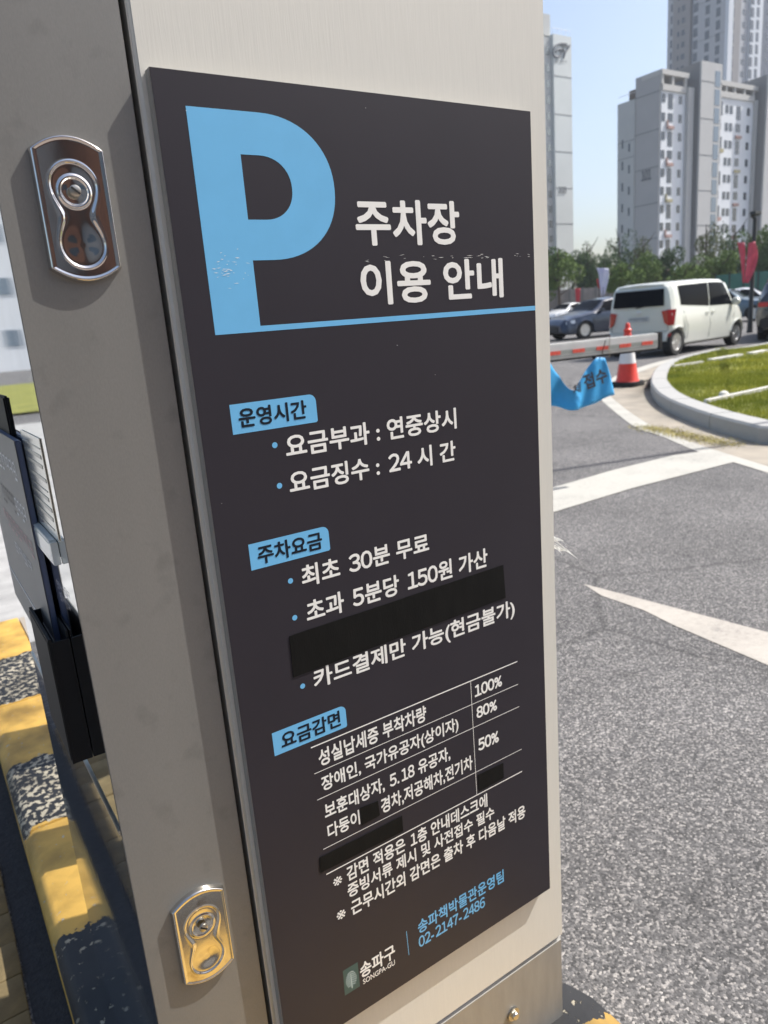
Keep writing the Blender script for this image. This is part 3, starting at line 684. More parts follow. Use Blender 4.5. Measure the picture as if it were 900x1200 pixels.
# ---- dark notice plate standing off the side
pl = kroot('notice_plate', (.08, .85, .9)); PO = Vector((.08, .85, .9))
tag(pl, 'grey notice plate with navy edge fixed on the shiny side of the kiosk', 'notice')
px0 = .0858
MB().box(px0 + .0006, px0 + .0065, .7975, 1.1575, .901, 1.1575).build('board', M['plate_edge'], pl, off=PO, bevel=.001)
MB().box(px0, px0 + .0005, .797, 1.158, .9, 1.158).build('board_face', M['plate_face'], pl, off=PO)
MB().box(px0 + .0066, XS - .0001, .92, .98, .99, 1.12).build('spacer', M['plate_edge'], pl, off=PO)
MB().box(px0 - .0006, px0 - .0002, .80, 1.15, .944, .9458).build('printed_line', M['plate_white'], pl, off=PO)
for s_, y0, y1, z0, z1, m_ in (('------', .825, .98, 1.112, 1.134, 'plate_white'), ('----', .815, .90, 1.066, 1.088, 'plate_white'), ('------', .905, 1.02, 1.064, 1.088, 'plate_ink'), ('--------', .815, 1.06, 1.030, 1.050, 'plate_pink'), ('----', .86, 1.0, 1.002, 1.016, 'plate_white')):
    marks_on('small_print', len(s_), pl, lambda a, c, y0=y0, y1=y1, z0=z0, z1=z1: (px0 - .0004 - PO.x, y1 + (y0 - y1) * a - PO.y, z0 + (z1 - z0) * c - PO.z), M[m_])

# ============================================================ THE P SIGN
SX0, SZT, SW, SH, YS = .34261 * .65, 1.24 + .3348 * .65, .4274, 1.0345, .65
sign = kroot('parking_sign', (SX0 + SW / 2, YF, SZT - SH / 2)); SO = Vector((SX0 + SW / 2, YF, SZT - SH / 2))
tag(sign, 'dark parking information board with a big blue P and white Korean lettering', 'sign')
MB().box(SX0, SX0 + SW, YS + .0006, YF - .0003, SZT - SH, SZT).build('board', M['board_edge'], sign, off=SO, bevel=.0008)
MB().box(SX0 + .0006, SX0 + SW - .0006, YS, YS + .0005, SZT - SH + .0006, SZT - .0006).build('board_face', M['board'], sign, off=SO)
def S(u, v, lift=.00015): return Vector((SX0 + u, YS - lift, SZT - v)) - SO
def sprint(poly, name, m, lift=.00015, par=sign, hole=None):
    cu = bpy.data.curves.new('c', 'CURVE'); cu.dimensions = '2D'; cu.fill_mode = 'FRONT'
    for pts in [poly] + ([hole] if hole else []):
        sp_ = cu.splines.new('POLY'); sp_.points.add(len(pts) - 1); sp_.use_cyclic_u = True
        for q, (a, c) in zip(sp_.points, pts): q.co = (a, -c, 0, 1)
    o = bpy.data.objects.new('c', cu); link(o); dg = bpy.context.evaluated_depsgraph_get(); dg.update()
    me = bpy.data.meshes.new_from_object(o.evaluated_get(dg)); bpy.data.objects.remove(o)
    for v_ in me.vertices: v_.co = S(v_.co.x, -v_.co.y, lift)
    me.materials.clear(); me.materials.append(m); me.name = name
    o = link(bpy.data.objects.new(name, me)); o.parent = par; return o
def arc(cx_, cy_, rx, ry, a0, a1, n=28, p=2.0):
    out = []
    for k in range(n + 1):
        t = R_(a0 + (a1 - a0) * k / n); c, s_ = math.cos(t), math.sin(t)
        out.append((cx_ + rx * math.copysign(abs(c) ** (2 / p), c), cy_ + ry * math.copysign(abs(s_) ** (2 / p), s_)))
    return out
Pp = [(.0268, .0273)] + arc(.0925, .0895, .0722, .0622, -90, 90, 36, 2.15) + [(.0716, .1517), (.0716, .2098), (SW - .001, .2098), (SW - .001, .2150), (.0266, .2150)]
Ph = [(.0716, .0625)] + arc(.089, .0896, .0302, .0271, -90, 90, 24, 2.15) + [(.0716, .1167)]
sprint(Pp, 'letter_p', M['blue_ink'], hole=Ph)
def tab(u0, u1, v0, v1, r=.0075):
    pts = [(u0, v0)] + arc(u1 - r, v0 + r, r, r, -90, 0, 8) + [(u1, v1 - .0015), (u1 - .0015, v1), (u0, v1)]
    return sprint(pts, 'heading_tab', M['blue_ink'])
def line_text(s_, u0, u1, v0, v1, m=None, bold=.024, lift=.00015, slant=0):
    return text_on('lettering', s_, sign, lambda a, c: S(u0 + (u1 - u0) * a, v1 + (v0 - v1) * c, lift), m or M['white_ink'], bold)
line_text('주차장', .1850, .3170, .0962, .1404, bold=.026)
line_text('이용 안내', .1854, .3770, .1550, .1980, bold=.026)
tab(.0312, .1218, .2785, .3065); line_text('운영시간', .0385, .1105, .2830, .3015, M['dark_ink'], .026, .0003)
tab(.0320, .1213, .4145, .4412); line_text('주차요금', .0402, .1128, .4183, .4375, M['dark_ink'], .026, .0003)
tab(.0312, .1203, .6205, .6475); line_text('요금감면', .0403, .1127, .6240, .6432, M['dark_ink'], .026, .0003)
for v in (.3225, .3630, .4625, .5028, .5807): sprint(arc(.0722, v, .0029, .0029, 0, 345, 20), 'bullet', M['blue_ink'])
line_text('요금부과 : 연중상시', .0832, .2984, .3142, .3380)
line_text('요금징수 : 24 시 간', .0828, .2948, .3508, .3745)
line_text('최초 30분 무료', .0848, .2487, .4500, .4738)
line_text('초과 5분당 150원 가산', .0858, .3354, .4888, .5132)
line_text('카드결제만 가능(현금불가)', .0855, .3767, .5668, .5935)
for (a, c) in (((.0735, .6550), (.3782, .6545)), ((.0738, .6875), (.3781, .6870)), ((.0738, .7205), (.3786, .7198)), ((.0743, .7848), (.3804, .7842)), ((.0745, .8185), (.3797, .8180))):
    t_ = .0007 if c[1] in (.6545, .8180) else .0004
    sprint([(a[0], a[1] - t_), (c[0], c[1] - t_), (c[0], c[1] + t_), (a[0], a[1] + t_)], 'table_line', M['white_ink'])
sprint([(.2985, .6555), (.2992, .6555), (.2996, .8178), (.2989, .8178)], 'table_line', M['white_ink'], .0003)
line_text('성실납세증 부착차량', .0810, .2284, .6610, .6825)
line_text('장애인, 국가유공자(상이자)', .0810, .2759, .6945, .7165)
line_text('보훈대상자, 5.18 유공자,', .0809, .2604, .7290, .7500)
line_text('다둥이', .0819, .1247, .7565, .7760)
line_text('경차,저공해차,전기차', .1544, .2950, .7565, .7785)
line_text('100%', .3045, .3504, .6630, .6795, bold=.03); line_text('80%', .3056, .3402, .6938, .7100, bold=.03); line_text('50%', .3058, .3408, .7390, .7568, bold=.03)
line_text('※', .0817, .0937, .8288, .8402, bold=.006); line_text('감면 적용은 1층 안내데스크에', .1002, .3164, .8226, .8430)
line_text('증빙서류 제시 및 사전접수 필수', .0989, .3273, .8462, .8655)
line_text('※', .0813, .0935, .8752, .8872, bold=.006); line_text('근무시간외 감면은 출차 후 다음날 적용', .1011, .3832, .8705, .8915)
line_text('송파책박물관운영팀', .1923, .3389, .9530, .9735, M['blue_ink'], .02)
line_text('02-2147-2486', .1917, .3035, .9775, .9945, M['blue_ink'], .02)
sprint([(.1744, .9577), (.1752, .9577), (.1760, .9950), (.1752, .9950)], 'divider', M['blue_ink'])
sprint([(.0815, .9590), (.1022, .9590), (.1020, .9950), (.0806, .9950)], 'emblem', M['logo'], .00015)
for k in range(7):
    w_ = .0025 + .0052 * math.sin(math.pi * (k + 1) / 8.6); v = .9665 + k * .0030
    pts = [(.0913 - w_, v + .0012), (.0913, v - .0004), (.0913 + w_, v + .0012), (.0913 + w_, v + .0022), (.0913, v + .0006), (.0913 - w_, v + .0022)]
    sprint(pts, 'emblem_line', M['logo_line'], .0003)
sprint([(.0909, .9700), (.0917, .9700), (.0919, .9905), (.0907, .9905)], 'emblem_line', M['logo_line'], .0004)
line_text('송파구', .1040, .1556, .9640, .9860, bold=.024)
line_text('SONGPA-GU', .1068, .1540, .9882, .9958, bold=.01)
def tape(q, name='tape_patch'):
    n = 14; top = [(q[0][0] + (q[1][0] - q[0][0]) * k / n, q[0][1] + (q[1][1] - q[0][1]) * k / n + random.uniform(-.0002, .0002)) for k in range(n + 1)]
    bot = [(q[3][0] + (q[2][0] - q[3][0]) * k / n, q[3][1] + (q[2][1] - q[3][1]) * k / n + random.uniform(-.0002, .0002)) for k in range(n + 1)]
    b = MB()
    for lift in (.0004, .0008):
        b.add([S(a, c, lift) for a, c in top + bot], [])
    m_ = 2 * (n + 1)
    fs = [(m_ + i, m_ + i + 1, m_ + n + 2 + i, m_ + n + 1 + i) for i in range(n)]
    fs += [(i, i + 1, m_ + i + 1, m_ + i) for i in range(n)] + [(n + 1 + i, n + 2 + i, m_ + n + 2 + i, m_ + n + 1 + i) for i in range(n)]
    fs += [(0, m_, m_ + n + 1, n + 1), (n, m_ + n, m_ + 2 * n + 1, 2 * n + 1)]
    b.add([], []); b.f = fs; b.m = [0] * len(fs); return b.build(name, M['tape'], sign)
tape([(.0636, .5205), (.3600, .5172), (.3618, .5612), (.0627, .5672)])
tape([(.1261, .7548), (.1507, .7572), (.1516, .7770), (.1262, .7784)])
tape([(.3026, .7895), (.3464, .7903), (.3463, .8130), (.303, .8138)])
tape([(.0682, .7925), (.1822, .7925), (.1821, .8140), (.0674, .8120)])
# scratches in the film
for k in range(66):
    if k < 20: u = random.uniform(.19, .36); v = .153 + random.gauss(0, .0012); l = random.uniform(.001, .010)
    elif k >= 46 or k < 34: u = random.gauss(.046, .009) if k >= 46 else random.uniform(.028, .065); v = .160 + random.gauss(0, .007); l = random.uniform(.001, .006)
    elif k < 40: u = random.uniform(.395, .42); v = .153 + random.gauss(0, .0016); l = random.uniform(.001, .006)
    else: u = random.uniform(.01, .4); v = random.uniform(.01, .95); l = random.uniform(.0006, .002)
    a = random.uniform(-.35, .35); h = random.uniform(.00012, .00035); dx, dy = math.cos(a) * l, math.sin(a) * l * .6
    sprint([(u, v), (u + dx * .5, v + dy * .5 - h), (u + dx, v + dy), (u + dx * .5, v + dy * .5 + h)], 'scratch', M['white_ink'], .0004)

# white torn plastic caught on the kiosk edge
wp = kroot('plastic_wisp', (.69, .664, .75)); tag(wp, 'torn white plastic wisp caught on the right edge of the kiosk', 'litter'); WO = Vector((.69, .664, .75))
e0 = AY(650, 632, .668)
b = MB()
tips = [(667, 640), (677, 655), (661, 634), (672, 651), (659, 650), (669, 646)]
for k, (tx, ty) in enumerate(tips):
    p0 = AY(647, 628 + k * 2.2, .668); p2 = AY(tx, ty, .668); mid = p0.lerp(p2, .5) + Vector((0, random.uniform(-.004, .004), random.uniform(-.002, .006)))
    w_ = Vector((0, 0, .0009 + .0010 * (k % 3)))
    b.add([p0 - w_, p0 + w_, mid + w_ * .8, mid - w_ * .8, p2], [(0, 1, 2, 3), (3, 2, 4)])
o = b.build('strand', M['wisp'], wp); o.matrix_parent_inverse = wp.matrix_world.inverted()

# ============================================================ BARRIER GATE
T0 = Vector((4.5, 3.32, 0)); T1 = Vector((3.61, 3.46, 0)); ad = (T1 - T0).normalized(); an = Vector((-ad.y, ad.x, 0)); an = an if an.y < 0 else -an
rzA = math.atan2(ad.y, ad.x)
gate = empty('barrier_gate', (T0 + ad * 3.05)[:]); gate.rotation_euler = (0, 0, rzA)
tag(gate, 'white barrier gate arm with red reflector patches reaching out behind the kiosk', 'barrier')
# local: +x away from the tip, origin at the housing; y towards an is negative/positive
def gl(mb, name, m, par=gate, **k): return mb.build(name, m, par, **k)
sgn = -1 if (Matrix.Rotation(rzA, 3, 'Z') @ Vector((0, 1, 0))).dot(an) < 0 else 1
ZA0, ZA1 = .893, 1.008
arm = gl(MB().box(-3.03, .05, -.022, .022, ZA0 + .012, ZA1), 'arm', M['white_paint'], bevel=.006)
fy = .0235 * sgn
gl(MB().box(-3.02, .04, min(fy, fy + .001 * sgn), max(fy, fy + .001 * sgn), ZA0 + .042, ZA0 + .068), 'channel', M['grey_strip'], arm)
gl(MB().box(-3.02, .04, min(fy, fy + .003 * sgn), max(fy, fy + .003 * sgn), ZA0 + .030, ZA0 + .034), 'channel_lip', M['grey_strip'], arm)
gl(MB().box(-3.02, .04, -.012, .012, ZA0, ZA0 + .0118), 'rubber_edge', M['rubber'], arm)
gl(MB().box(-3.066, -3.0305, -.026, .026, ZA0 + .004, ZA1 + .004), 'end_cap', M['rubber'], arm, bevel=.004)
def tipx(px):
    p = AP(px, 405, T0 + Vector((0, 0, .9)), an); return (p - T0).dot(ad)
for k in range(15):
    c0 = -3.05 + .075 + k * .197
    b = MB()
    for q in range(3): b.box(c0 + q * .0335, c0 + q * .0335 + .031, min(fy + .001 * sgn, fy + .004 * sgn), max(fy + .001 * sgn, fy + .004 * sgn), ZA0 + .043, ZA0 + .067)
    gl(b, 'reflector', M['red_reflect'])
gl(MB().box(-.17, .19, -.16, .16, 0, 1.04), 'housing', M['white_paint'], bevel=.02)
gl(MB().box(-.19, .21, -.18, .18, 1.042, 1.075), 'housing_lid', M['orange'], bevel=.01)
# joint and wire on the arm
xj = -3.05 + tipx(711)
b = MB(); b.tube([(xj, fy + .006 * sgn, ZA1 + .004), (xj + .004, fy + .007 * sgn, ZA0 + .05), (xj + .001, fy + .006 * sgn, ZA0 - .01)], .0022, 6); gl(b, 'wire', M['steel'])
for q in (-.09, .16, .30): gl(MB().box(xj + q - .2, xj + q - .185, -.01, .01, ZA0 - .012, ZA0 - .001), 'hook', M['rubber'])

# banner hanging from the arm
bn0 = T0 + Vector((0, 0, .9)) + an * .03
tp = [(636, 418), (648, 432), (658, 446), (668, 457.5), (677, 448), (687, 434), (697, 421), (709, 418.5)]
bp_ = [(630, 462), (645, 474), (656, 477.5), (668, 480.5), (680, 479), (694, 474), (708, 467), (721, 462)]
tp3 = smooth_path([AP(*p, bn0, an) for p in tp], 5); bp3 = smooth_path([AP(*p, bn0, an) for p in bp_], 5)
b = MB(); nu = len(tp3); nv = 10; vs = []
for i in range(nu):
    for j in range(nv + 1):
        t = j / nv; s_ = i / (nu - 1)
        p = tp3[i].lerp(bp3[i], t) + an * (.035 * math.sin(s_ * 13 + t * 2.2) * (.4 + t) * (1 if s_ < .5 else max(.03, 1 - (s_ - .5) * 6)) + .05 * math.exp(-((s_ - .42) / .10) ** 2) * (1 - t) + .005 * math.sin(s_ * 31 + t * 5)) + Vector((0, 0, .004 * math.sin(s_ * 30)))
        vs.append(p)
b.add(vs, [(i * (nv + 1) + j, i * (nv + 1) + j + 1, (i + 1) * (nv + 1) + j + 1, (i + 1) * (nv + 1) + j) for i in range(nu - 1) for j in range(nv)])
bo = (tp3[20] + bp3[20]) / 2
ban = empty('hanging_banner', bo[:]); tag(ban, 'crumpled sky blue banner with black Korean letters hanging under the barrier arm', 'banner')
fb = b.build('cloth', M['fabric_blue'], ban, off=bo, smooth=True)
sol = fb.modifiers.new('t', 'SOLIDIFY'); sol.thickness = .002
def ban_pt(s_, t):
    i = min(nu - 1.001, max(0, s_ * (nu - 1))); j = min(nv - .001, max(0, t * nv)); i0, j0 = int(i), int(j); fi, fj = i - i0, j - j0
    g = lambda a, c: Vector(vs[a * (nv + 1) + c])
    return g(i0, j0).lerp(g(i0 + 1, j0), fi).lerp(g(i0, j0 + 1).lerp(g(i0 + 1, j0 + 1), fi), fj) + an * .014 - bo
bq = [AP(*p, bn0 + an * .05, an) - bo for p in ((686, 458), (713, 447), (709, 430), (682, 440))]
text_on('lettering', '접수', ban, lambda a, c: bq[0].lerp(bq[1], a).lerp(bq[3].lerp(bq[2], a), c), M['plate_ink'], .03)
bq2 = [AP(*p, bn0 + an * .055, an) - bo for p in ((672, 463), (681, 459), (680, 447), (671, 452))]
text_on('lettering', '체', ban, lambda a, c: bq2[0].lerp(bq2[1], a).lerp(bq2[3].lerp(bq2[2], a), c), M['plate_ink'], .03)
b = MB(); tpp = AP(706, 417, bn0, an); b.tube([tpp + an * .003, tpp + Vector((0, 0, .03)), tpp + Vector((.01, 0, .10)) + an * .02], .003, 6)
b.build('tie', M['rubber'], ban, off=bo)

# traffic cone
cp = G(735, 452.5)
cone = empty('traffic_cone', cp[:], .2); tag(cone, 'orange and white traffic cone on the gutter behind the barrier arm', 'traffic cone')
H = .93
MB().prism([(-.20, -.16), (-.16, -.20), (.16, -.20), (.20, -.16), (.20, .16), (.16, .20), (-.16, .20), (-.20, .16)], 0, .075).build('base', M['rubber'], cone, bevel=.012)
def cr(z): return .165 - (.165 - .028) * (z - .075) / (H - .075)
MB().lathe([(cr(.076) + .01, .076), (cr(.1), .10), (cr(.34), .34)], 32).build('lower_body', M['orange'], cone, smooth=True)
MB().lathe([(cr(.34) + .002, .3405), (cr(.53) + .002, .53)], 32).build('white_band', M['cone_white'], cone, smooth=True)
MB().lathe([(cr(.53), .5305), (cr(.80), .80), (cr(.82) + .016, .815), (cr(.82) + .016, .83), (cr(.86), .85), (cr(.92), .915), (.015, H)], 32).build('upper_body', M['orange'], cone, smooth=True)

# ============================================================ CARS
def lerp_tab(tab_, x):
    if x <= tab_[0][0]: return tab_[0][1:]
    for a, c in zip(tab_, tab_[1:]):
        if x <= c[0]:
            t = (x - a[0]) / (c[0] - a[0]); t = t * t * (3 - 2 * t) * .5 + t * .5
            return tuple(p + (q - p) * t for p, q in zip(a[1:], c[1:]))
    return tab_[-1][1:]
def car(name, loc, heading, tab_, wheels, r, paint, label, group=None, spec=None, track=None):
    """tab_: (x, z_belt, z_top, w_sill, w_belt, w_top) along +x = forward"""
    root = empty(name, loc, heading); tag(root, label, 'car', group)
    x0, x1 = tab_[0][0], tab_[-1][0]
    xs = sorted(set([x0 + (x1 - x0) * k / 46 for k in range(47)] + [w_ + s_ * q for w_ in wheels for s_ in (-1, 1) for q in (r + .055, r + .05, r + .03, r * .95, r * .7, r * .4)] + [t[0] for t in tab_]))
    xs = [x for x in xs if x0 <= x <= x1]
    z0b = .19; Ra = r + .052
    def sect(x):
        zb, zt, ws, wb, wt = lerp_tab(tab_, x)
        zz = z0b
        for w_ in wheels:
            if abs(x - w_) < Ra: zz = max(zz, r * .9 + math.sqrt(Ra * Ra - (x - w_) ** 2))
        if x - x0 < .25: zz = max(zz, z0b + .1 * (1 - (x - x0) / .25))
        if x1 - x < .25: zz = max(zz, z0b + .1 * (1 - (x1 - x) / .25))
        zz = min(zz, zb - .03)
        pts = [(0, zz), (ws * .86, zz), (ws, max(zz, z0b + .06)), (ws + .6 * (wb - ws) + .035, max(zz, (z0b + zb) * .5)), (wb + .01, max(zz, zb - .10)), (wb - .012, zb),
               (wb + (wt - wb) * .33, zb + (zt - zb) * .36), (wb + (wt - wb) * .68, zb + (zt - zb) * .70), (wt, zb + (zt - zb) * .90), (wt - .05, zt - (zt - zb) * .02 - .006), (wt * .55, zt + .012), (0, zt + .018)]
        return pts
    b = MB(); np_ = 12; vs = []
    for x in xs:
        p = sect(x); vs += [(x, -a, z) for a, z in p] + [(x, a, z) for a, z in p[1:-1][::-1]]
    m_ = 22; fs = []; mi = []
    for i in range(len(xs) - 1):
        for k in range(m_):
            fs.append((i * m_ + k, i * m_ + (k + 1) % m_, (i + 1) * m_ + (k + 1) % m_, (i + 1) * m_ + k)); mi.append(1 if k in (0, 21) else 0)
    fs += [tuple(range(m_)), tuple((len(xs) - 1) * m_ + k for k in range(m_))[::-1]]; mi += [0, 0]
    b.v = vs; b.f = fs; b.m = mi
    body = b.build('body', [paint, M['under']], root, smooth=True)
    # wheels
    for w_ in wheels:
        for s_ in (-1, 1):
            yb = s_ * (track - .11); wh = MB(); wh.lathe([(r * .63, -.05), (r * .66, -.10), (r * .93, -.105), (r, -.08), (r, .08), (r * .93, .105), (r * .66, .10), (r * .63, .05)], 28, (0, 0, 0), 'y')
            wo_ = wh.build('wheel', M['tyre'], root, smooth=True); wo_.location = (w_, yb, r)
            rm = MB(); rm.lathe([(r * .66, s_ * .085), (r * .64, s_ * .10), (r * .56, s_ * .098), (r * .52, s_ * .06), (.02, s_ * .06)], 28, (0, 0, 0), 'y')
            for q in range(5):
                a = 2 * math.pi * q / 5 + .3; mm = Matrix.Rotation(a, 4, 'Y')
                rm.box(.02, r * .58, min(s_ * .062, s_ * .092), max(s_ * .062, s_ * .092), -.028, .028, 0, mm)
            rm.lathe([(.05, s_ * .06), (.045, s_ * .097), (.01, s_ * .1)], 12, (0, 0, 0), 'y')
            rm.build('rim', M['rim'], wo_)
    def side_pt(x, t, s_, off=.006):
        zb, zt, ws, wb, wt = lerp_tab(tab_, x)
        zs = [zb, zb + (zt - zb) * .36, zb + (zt - zb) * .70, zb + (zt - zb) * .90]; ys = [wb - .012, wb + (wt - wb) * .33, wb + (wt - wb) * .68, wt]
        z = zb + (zt - zb) * t; y = np.interp(z, zs, ys) + off
        return (x, s_ * y, z)
    def low_pt(x, z, s_, off=.006):
        p = sect(x); zz = [q[1] for q in p[2:6]]; yy = [q[0] for q in p[2:6]]
        return (x, s_ * (np.interp(z, zz, yy) + off), z)
    def side_win(poly4, s_, nm='side_window', m=M['glass'], nx=8, nt=4):
        (xa, ta), (xb, tb), (xc, tc_), (xd, td) = poly4   # bottom rear, bottom front, top front, top rear
        b = MB(); vs = []
        for j in range(nt + 1):
            for i in range(nx + 1):
                u, v = i / nx, j / nt
                x = (xa + (xb - xa) * u) * (1 - v) + (xd + (xc - xd) * u) * v; t = (ta + (tb - ta) * u) * (1 - v) + (td + (tc_ - td) * u) * v
                vs.append(side_pt(x, t, s_))
        b.add(vs, [(j * (nx + 1) + i, j * (nx + 1) + i + 1, (j + 1) * (nx + 1) + i + 1, (j + 1) * (nx + 1) + i) for j in range(nt) for i in range(nx)])
        return b.build(nm, m, root, smooth=True)
    def top_glass(xa, xb, k0, k1, nm, nx=8, ny=8):
        b = MB(); vs = []
        for i in range(nx + 1):
            x = xa + (xb - xa) * i / nx; k = k0 + (k1 - k0) * i / nx; zb, zt, ws, wb, wt = lerp_tab(tab_, x)
            for j in range(ny + 1):
                y = k * (2 * j / ny - 1); c = .018 - .006 * (abs(y) / max(.3, wt)) ; nrm = .012
                vs.append((x, y, zt + c + nrm - .012 * (abs(y) / max(.3, wt)) ** 2))
        b.add(vs, [(i * (ny + 1) + j, i * (ny + 1) + j + 1, (i + 1) * (ny + 1) + j + 1, (i + 1) * (ny + 1) + j) for i in range(nx) for j in range(ny)])
        return b.build(nm, M['glass'], root, smooth=True)
    return dict(root=root, body=body, side_win=side_win, top_glass=top_glass, side_pt=side_pt, low_pt=low_pt, tab=tab_)
def seam(C, pts, s_, wdt=.006):
    b = MB()
    P = [Vector(C['low_pt'](x, z, s_, .004)) for x, z in pts]
    b.tube(P, wdt / 2, 5); return b.build('door_gap', M['under'], C['root'])
def blobs(C, nm, m, box, bevel=.01): return MB().box(*box).build(nm, m, C['root'], bevel=bevel)

# --- white box van
rr, fr_ = G(793.5, 416.5), G(863, 404.2)
u_ = (fr_ - rr).normalized(); hd_ = math.atan2(u_.y, u_.x); nleft = Vector((-u_.y, u_.x, 0))
WB = (fr_ - rr).length; Wv = .78
cen = rr + u_ * WB / 2 + nleft * Wv
xr, xf = -WB / 2 - .26, WB / 2 + .47
vt = [(xr, 1.02, 1.42, .70, .72, .62), (xr + .05, 1.02, 1.56, .76, .79, .68), (xr + .16, 1.01, 1.625, .79, .81, .71), (xr + .7, 1.0, 1.645, .80, .815, .72), (.1, 1.0, 1.66, .80, .82, .73), (WB / 2 - .75, .99, 1.65, .80, .82, .72),
      (WB / 2 - .45, .985, 1.58, .80, .815, .69), (WB / 2 + .02, .97, 1.04, .80, .80, .66), (WB / 2 + .12, .93, .985, .80, .79, .64), (xf - .12, .80, .86, .78, .74, .58), (xf, .55, .64, .70, .66, .5)]
vt = [(a, b_ * .97, c * .96, d * .95, e * .95, f * .95) for a, b_, c, d, e, f in vt]
van = car('van', cen[:], hd_, vt, (-WB / 2, WB / 2), .29, M['van_paint'], 'small white boxy van with black windows parked past the lawn kerb', track=.775)
for s_ in (-1, 1):
    van['side_win'](((xr + .42, .16), (-.02, .04), (-.02, .86), (xr + .36, .84)), s_)
    van['side_win'](((.02, .04), (WB / 2 - .18, .06), (WB / 2 - .62, .86), (.02, .86)), s_)
    seam(van, [(.0, .30), (0.0, .6), (0.0, .95)], s_); seam(van, [(WB / 2 - .32, .42), (WB / 2 - .22, .7), (WB / 2 - .16, .93)], s_)
    seam(van, [(-WB / 2 + .42, .32), (-WB / 2 + .42, .6), (-WB / 2 + .25, .93)], s_)
    for hx_ in (-.13, .13):
        b = MB(); b.tube([van['low_pt'](hx_ - .07, .86, s_, .01), van['low_pt'](hx_, .87, s_, .03), van['low_pt'](hx_ + .07, .86, s_, .01)], .012, 8); b.build('door_handle', M['van_paint'], van['root'], smooth=True)
    q = van['side_pt'](WB / 2 - .28, .12, s_)
    b = MB(); b.lathe([(.02, -.08), (.09, -.06), (.11, 0), (.09, .06), (.02, .08)], 14, (0, 0, 0), 'x'); mo = b.build('wing_mirror', M['van_paint'], van['root'], smooth=True); mo.location = (q[0], q[1] + s_ * .10, q[2] + .04); mo.scale = (.8, 1, .85)
    # wheel-arch bulge
    for wx in (-WB / 2, WB / 2):
        pts = [van['low_pt'](wx + .36 * math.cos(R_(a)), .26 + .36 * math.sin(R_(a)), s_, .004) for a in range(15, 166, 10)]
        b = MB(); b.tube(pts, .022, 8); b.build('wheel_arch', M['van_paint'], van['root'], smooth=True)
    # tail lamp
    b = MB(); xb = xr + .02
    rear_ = [(xb - .045, .55, .965), (xb - .045, .70, .99), (xb - .045, .70, .68), (xb - .045, .62, .72)]
    side_ = [(xb + .13, .80, .99), (xb + .05, .80, .66)]
    pts = [rear_[0], (xb - .045, .70, .99), side_[0], side_[1], (xb - .045, .70, .66), rear_[3]]
    inn = [(xb + .03, .55, .965), (xb + .03, .70, .99), (xb + .13, .74, .99), (xb + .10, .74, .66), (xb + .03, .70, .66), (xb + .03, .62, .72)]
    pp = [(x, s_ * y, z) for x, y, z in pts + inn]
    b.add(pp, [(0, 1, 4, 5), (1, 2, 3, 4)] + [(i, (i + 1) % 6, 6 + (i + 1) % 6, 6 + i) for i in range(6)])
    b.build('tail_lamp', M['tail'], van['root'])
    MB().box(xr + .0, xr + .06, min(s_ * .66, s_ * .75), max(s_ * .66, s_ * .75), .38, .50).build('bumper_reflector', M['tail'], van['root'], bevel=.01)
van['top_glass'](WB / 2 - .44, WB / 2 - .02, .60, .62, 'windscreen')
b = MB(); b.add([(xr + .004, -.61, 1.08), (xr + .004, .61, 1.08), (xr + .052, .58, 1.43), (xr + .052, -.58, 1.43)], [(0, 1, 2, 3)]); b.v = [(x - .035, y, z) for x, y, z in b.v]
o = b.build('rear_window', M['glass'], van['root']); sm = o.modifiers.new('t', 'SOLIDIFY'); sm.thickness = .03
MB().box(xr - .022, xr - .004, -.26, .26, .76, .87).build('number_plate', M['numplate'], van['root'], bevel=.004)
marks_on('plate_digits', 7, van['root'], lambda a, c: (xr - .024, .22 - .44 * a, .785 + .06 * c), M['plate_ink'])
b = MB(); b.lathe([(.045, xr - .004), (.045, xr - .012), (.02, xr - .016)], 16, (0, 0, .96), 'x'); o = b.build('badge', M['rim'], van['root']); o.scale = (1, 1.5, 1)
MB().box(xr - .03, xr + .10, -.72, .72, .30, .56).build('rear_bumper', M['van_paint'], van['root'], bevel=.03)
b = MB(); b.tube([(xr + .07, -.56, 1.515), (xr + .02, 0, 1.535), (xr + .07, .56, 1.515)], [.015, .025, .015], 8); b.build('roof_spoiler', M['van_paint'], van['root'], smooth=True)
b = MB(); b.tube([(xr - .04, .05, 1.06), (xr - .035, -.2, 1.10), (xr - .025, -.36, 1.16)], .012, 6); b.build('rear_wiper', M['car_trim'], van['root'])
for s_ in (-1, 1):
    b = MB(); b.tube([(xr - .002, s_ * .69, .56), (xr - .006, s_ * .70, .80), (xr - .002, s_ * .69, 1.0)], .005, 5); b.build('tailgate_gap', M['under'], van['root'])
MB().box(xr - .012, xr - .004, -.10, .10, .90, .915).build('handle_strip', M['rim'], van['root'])

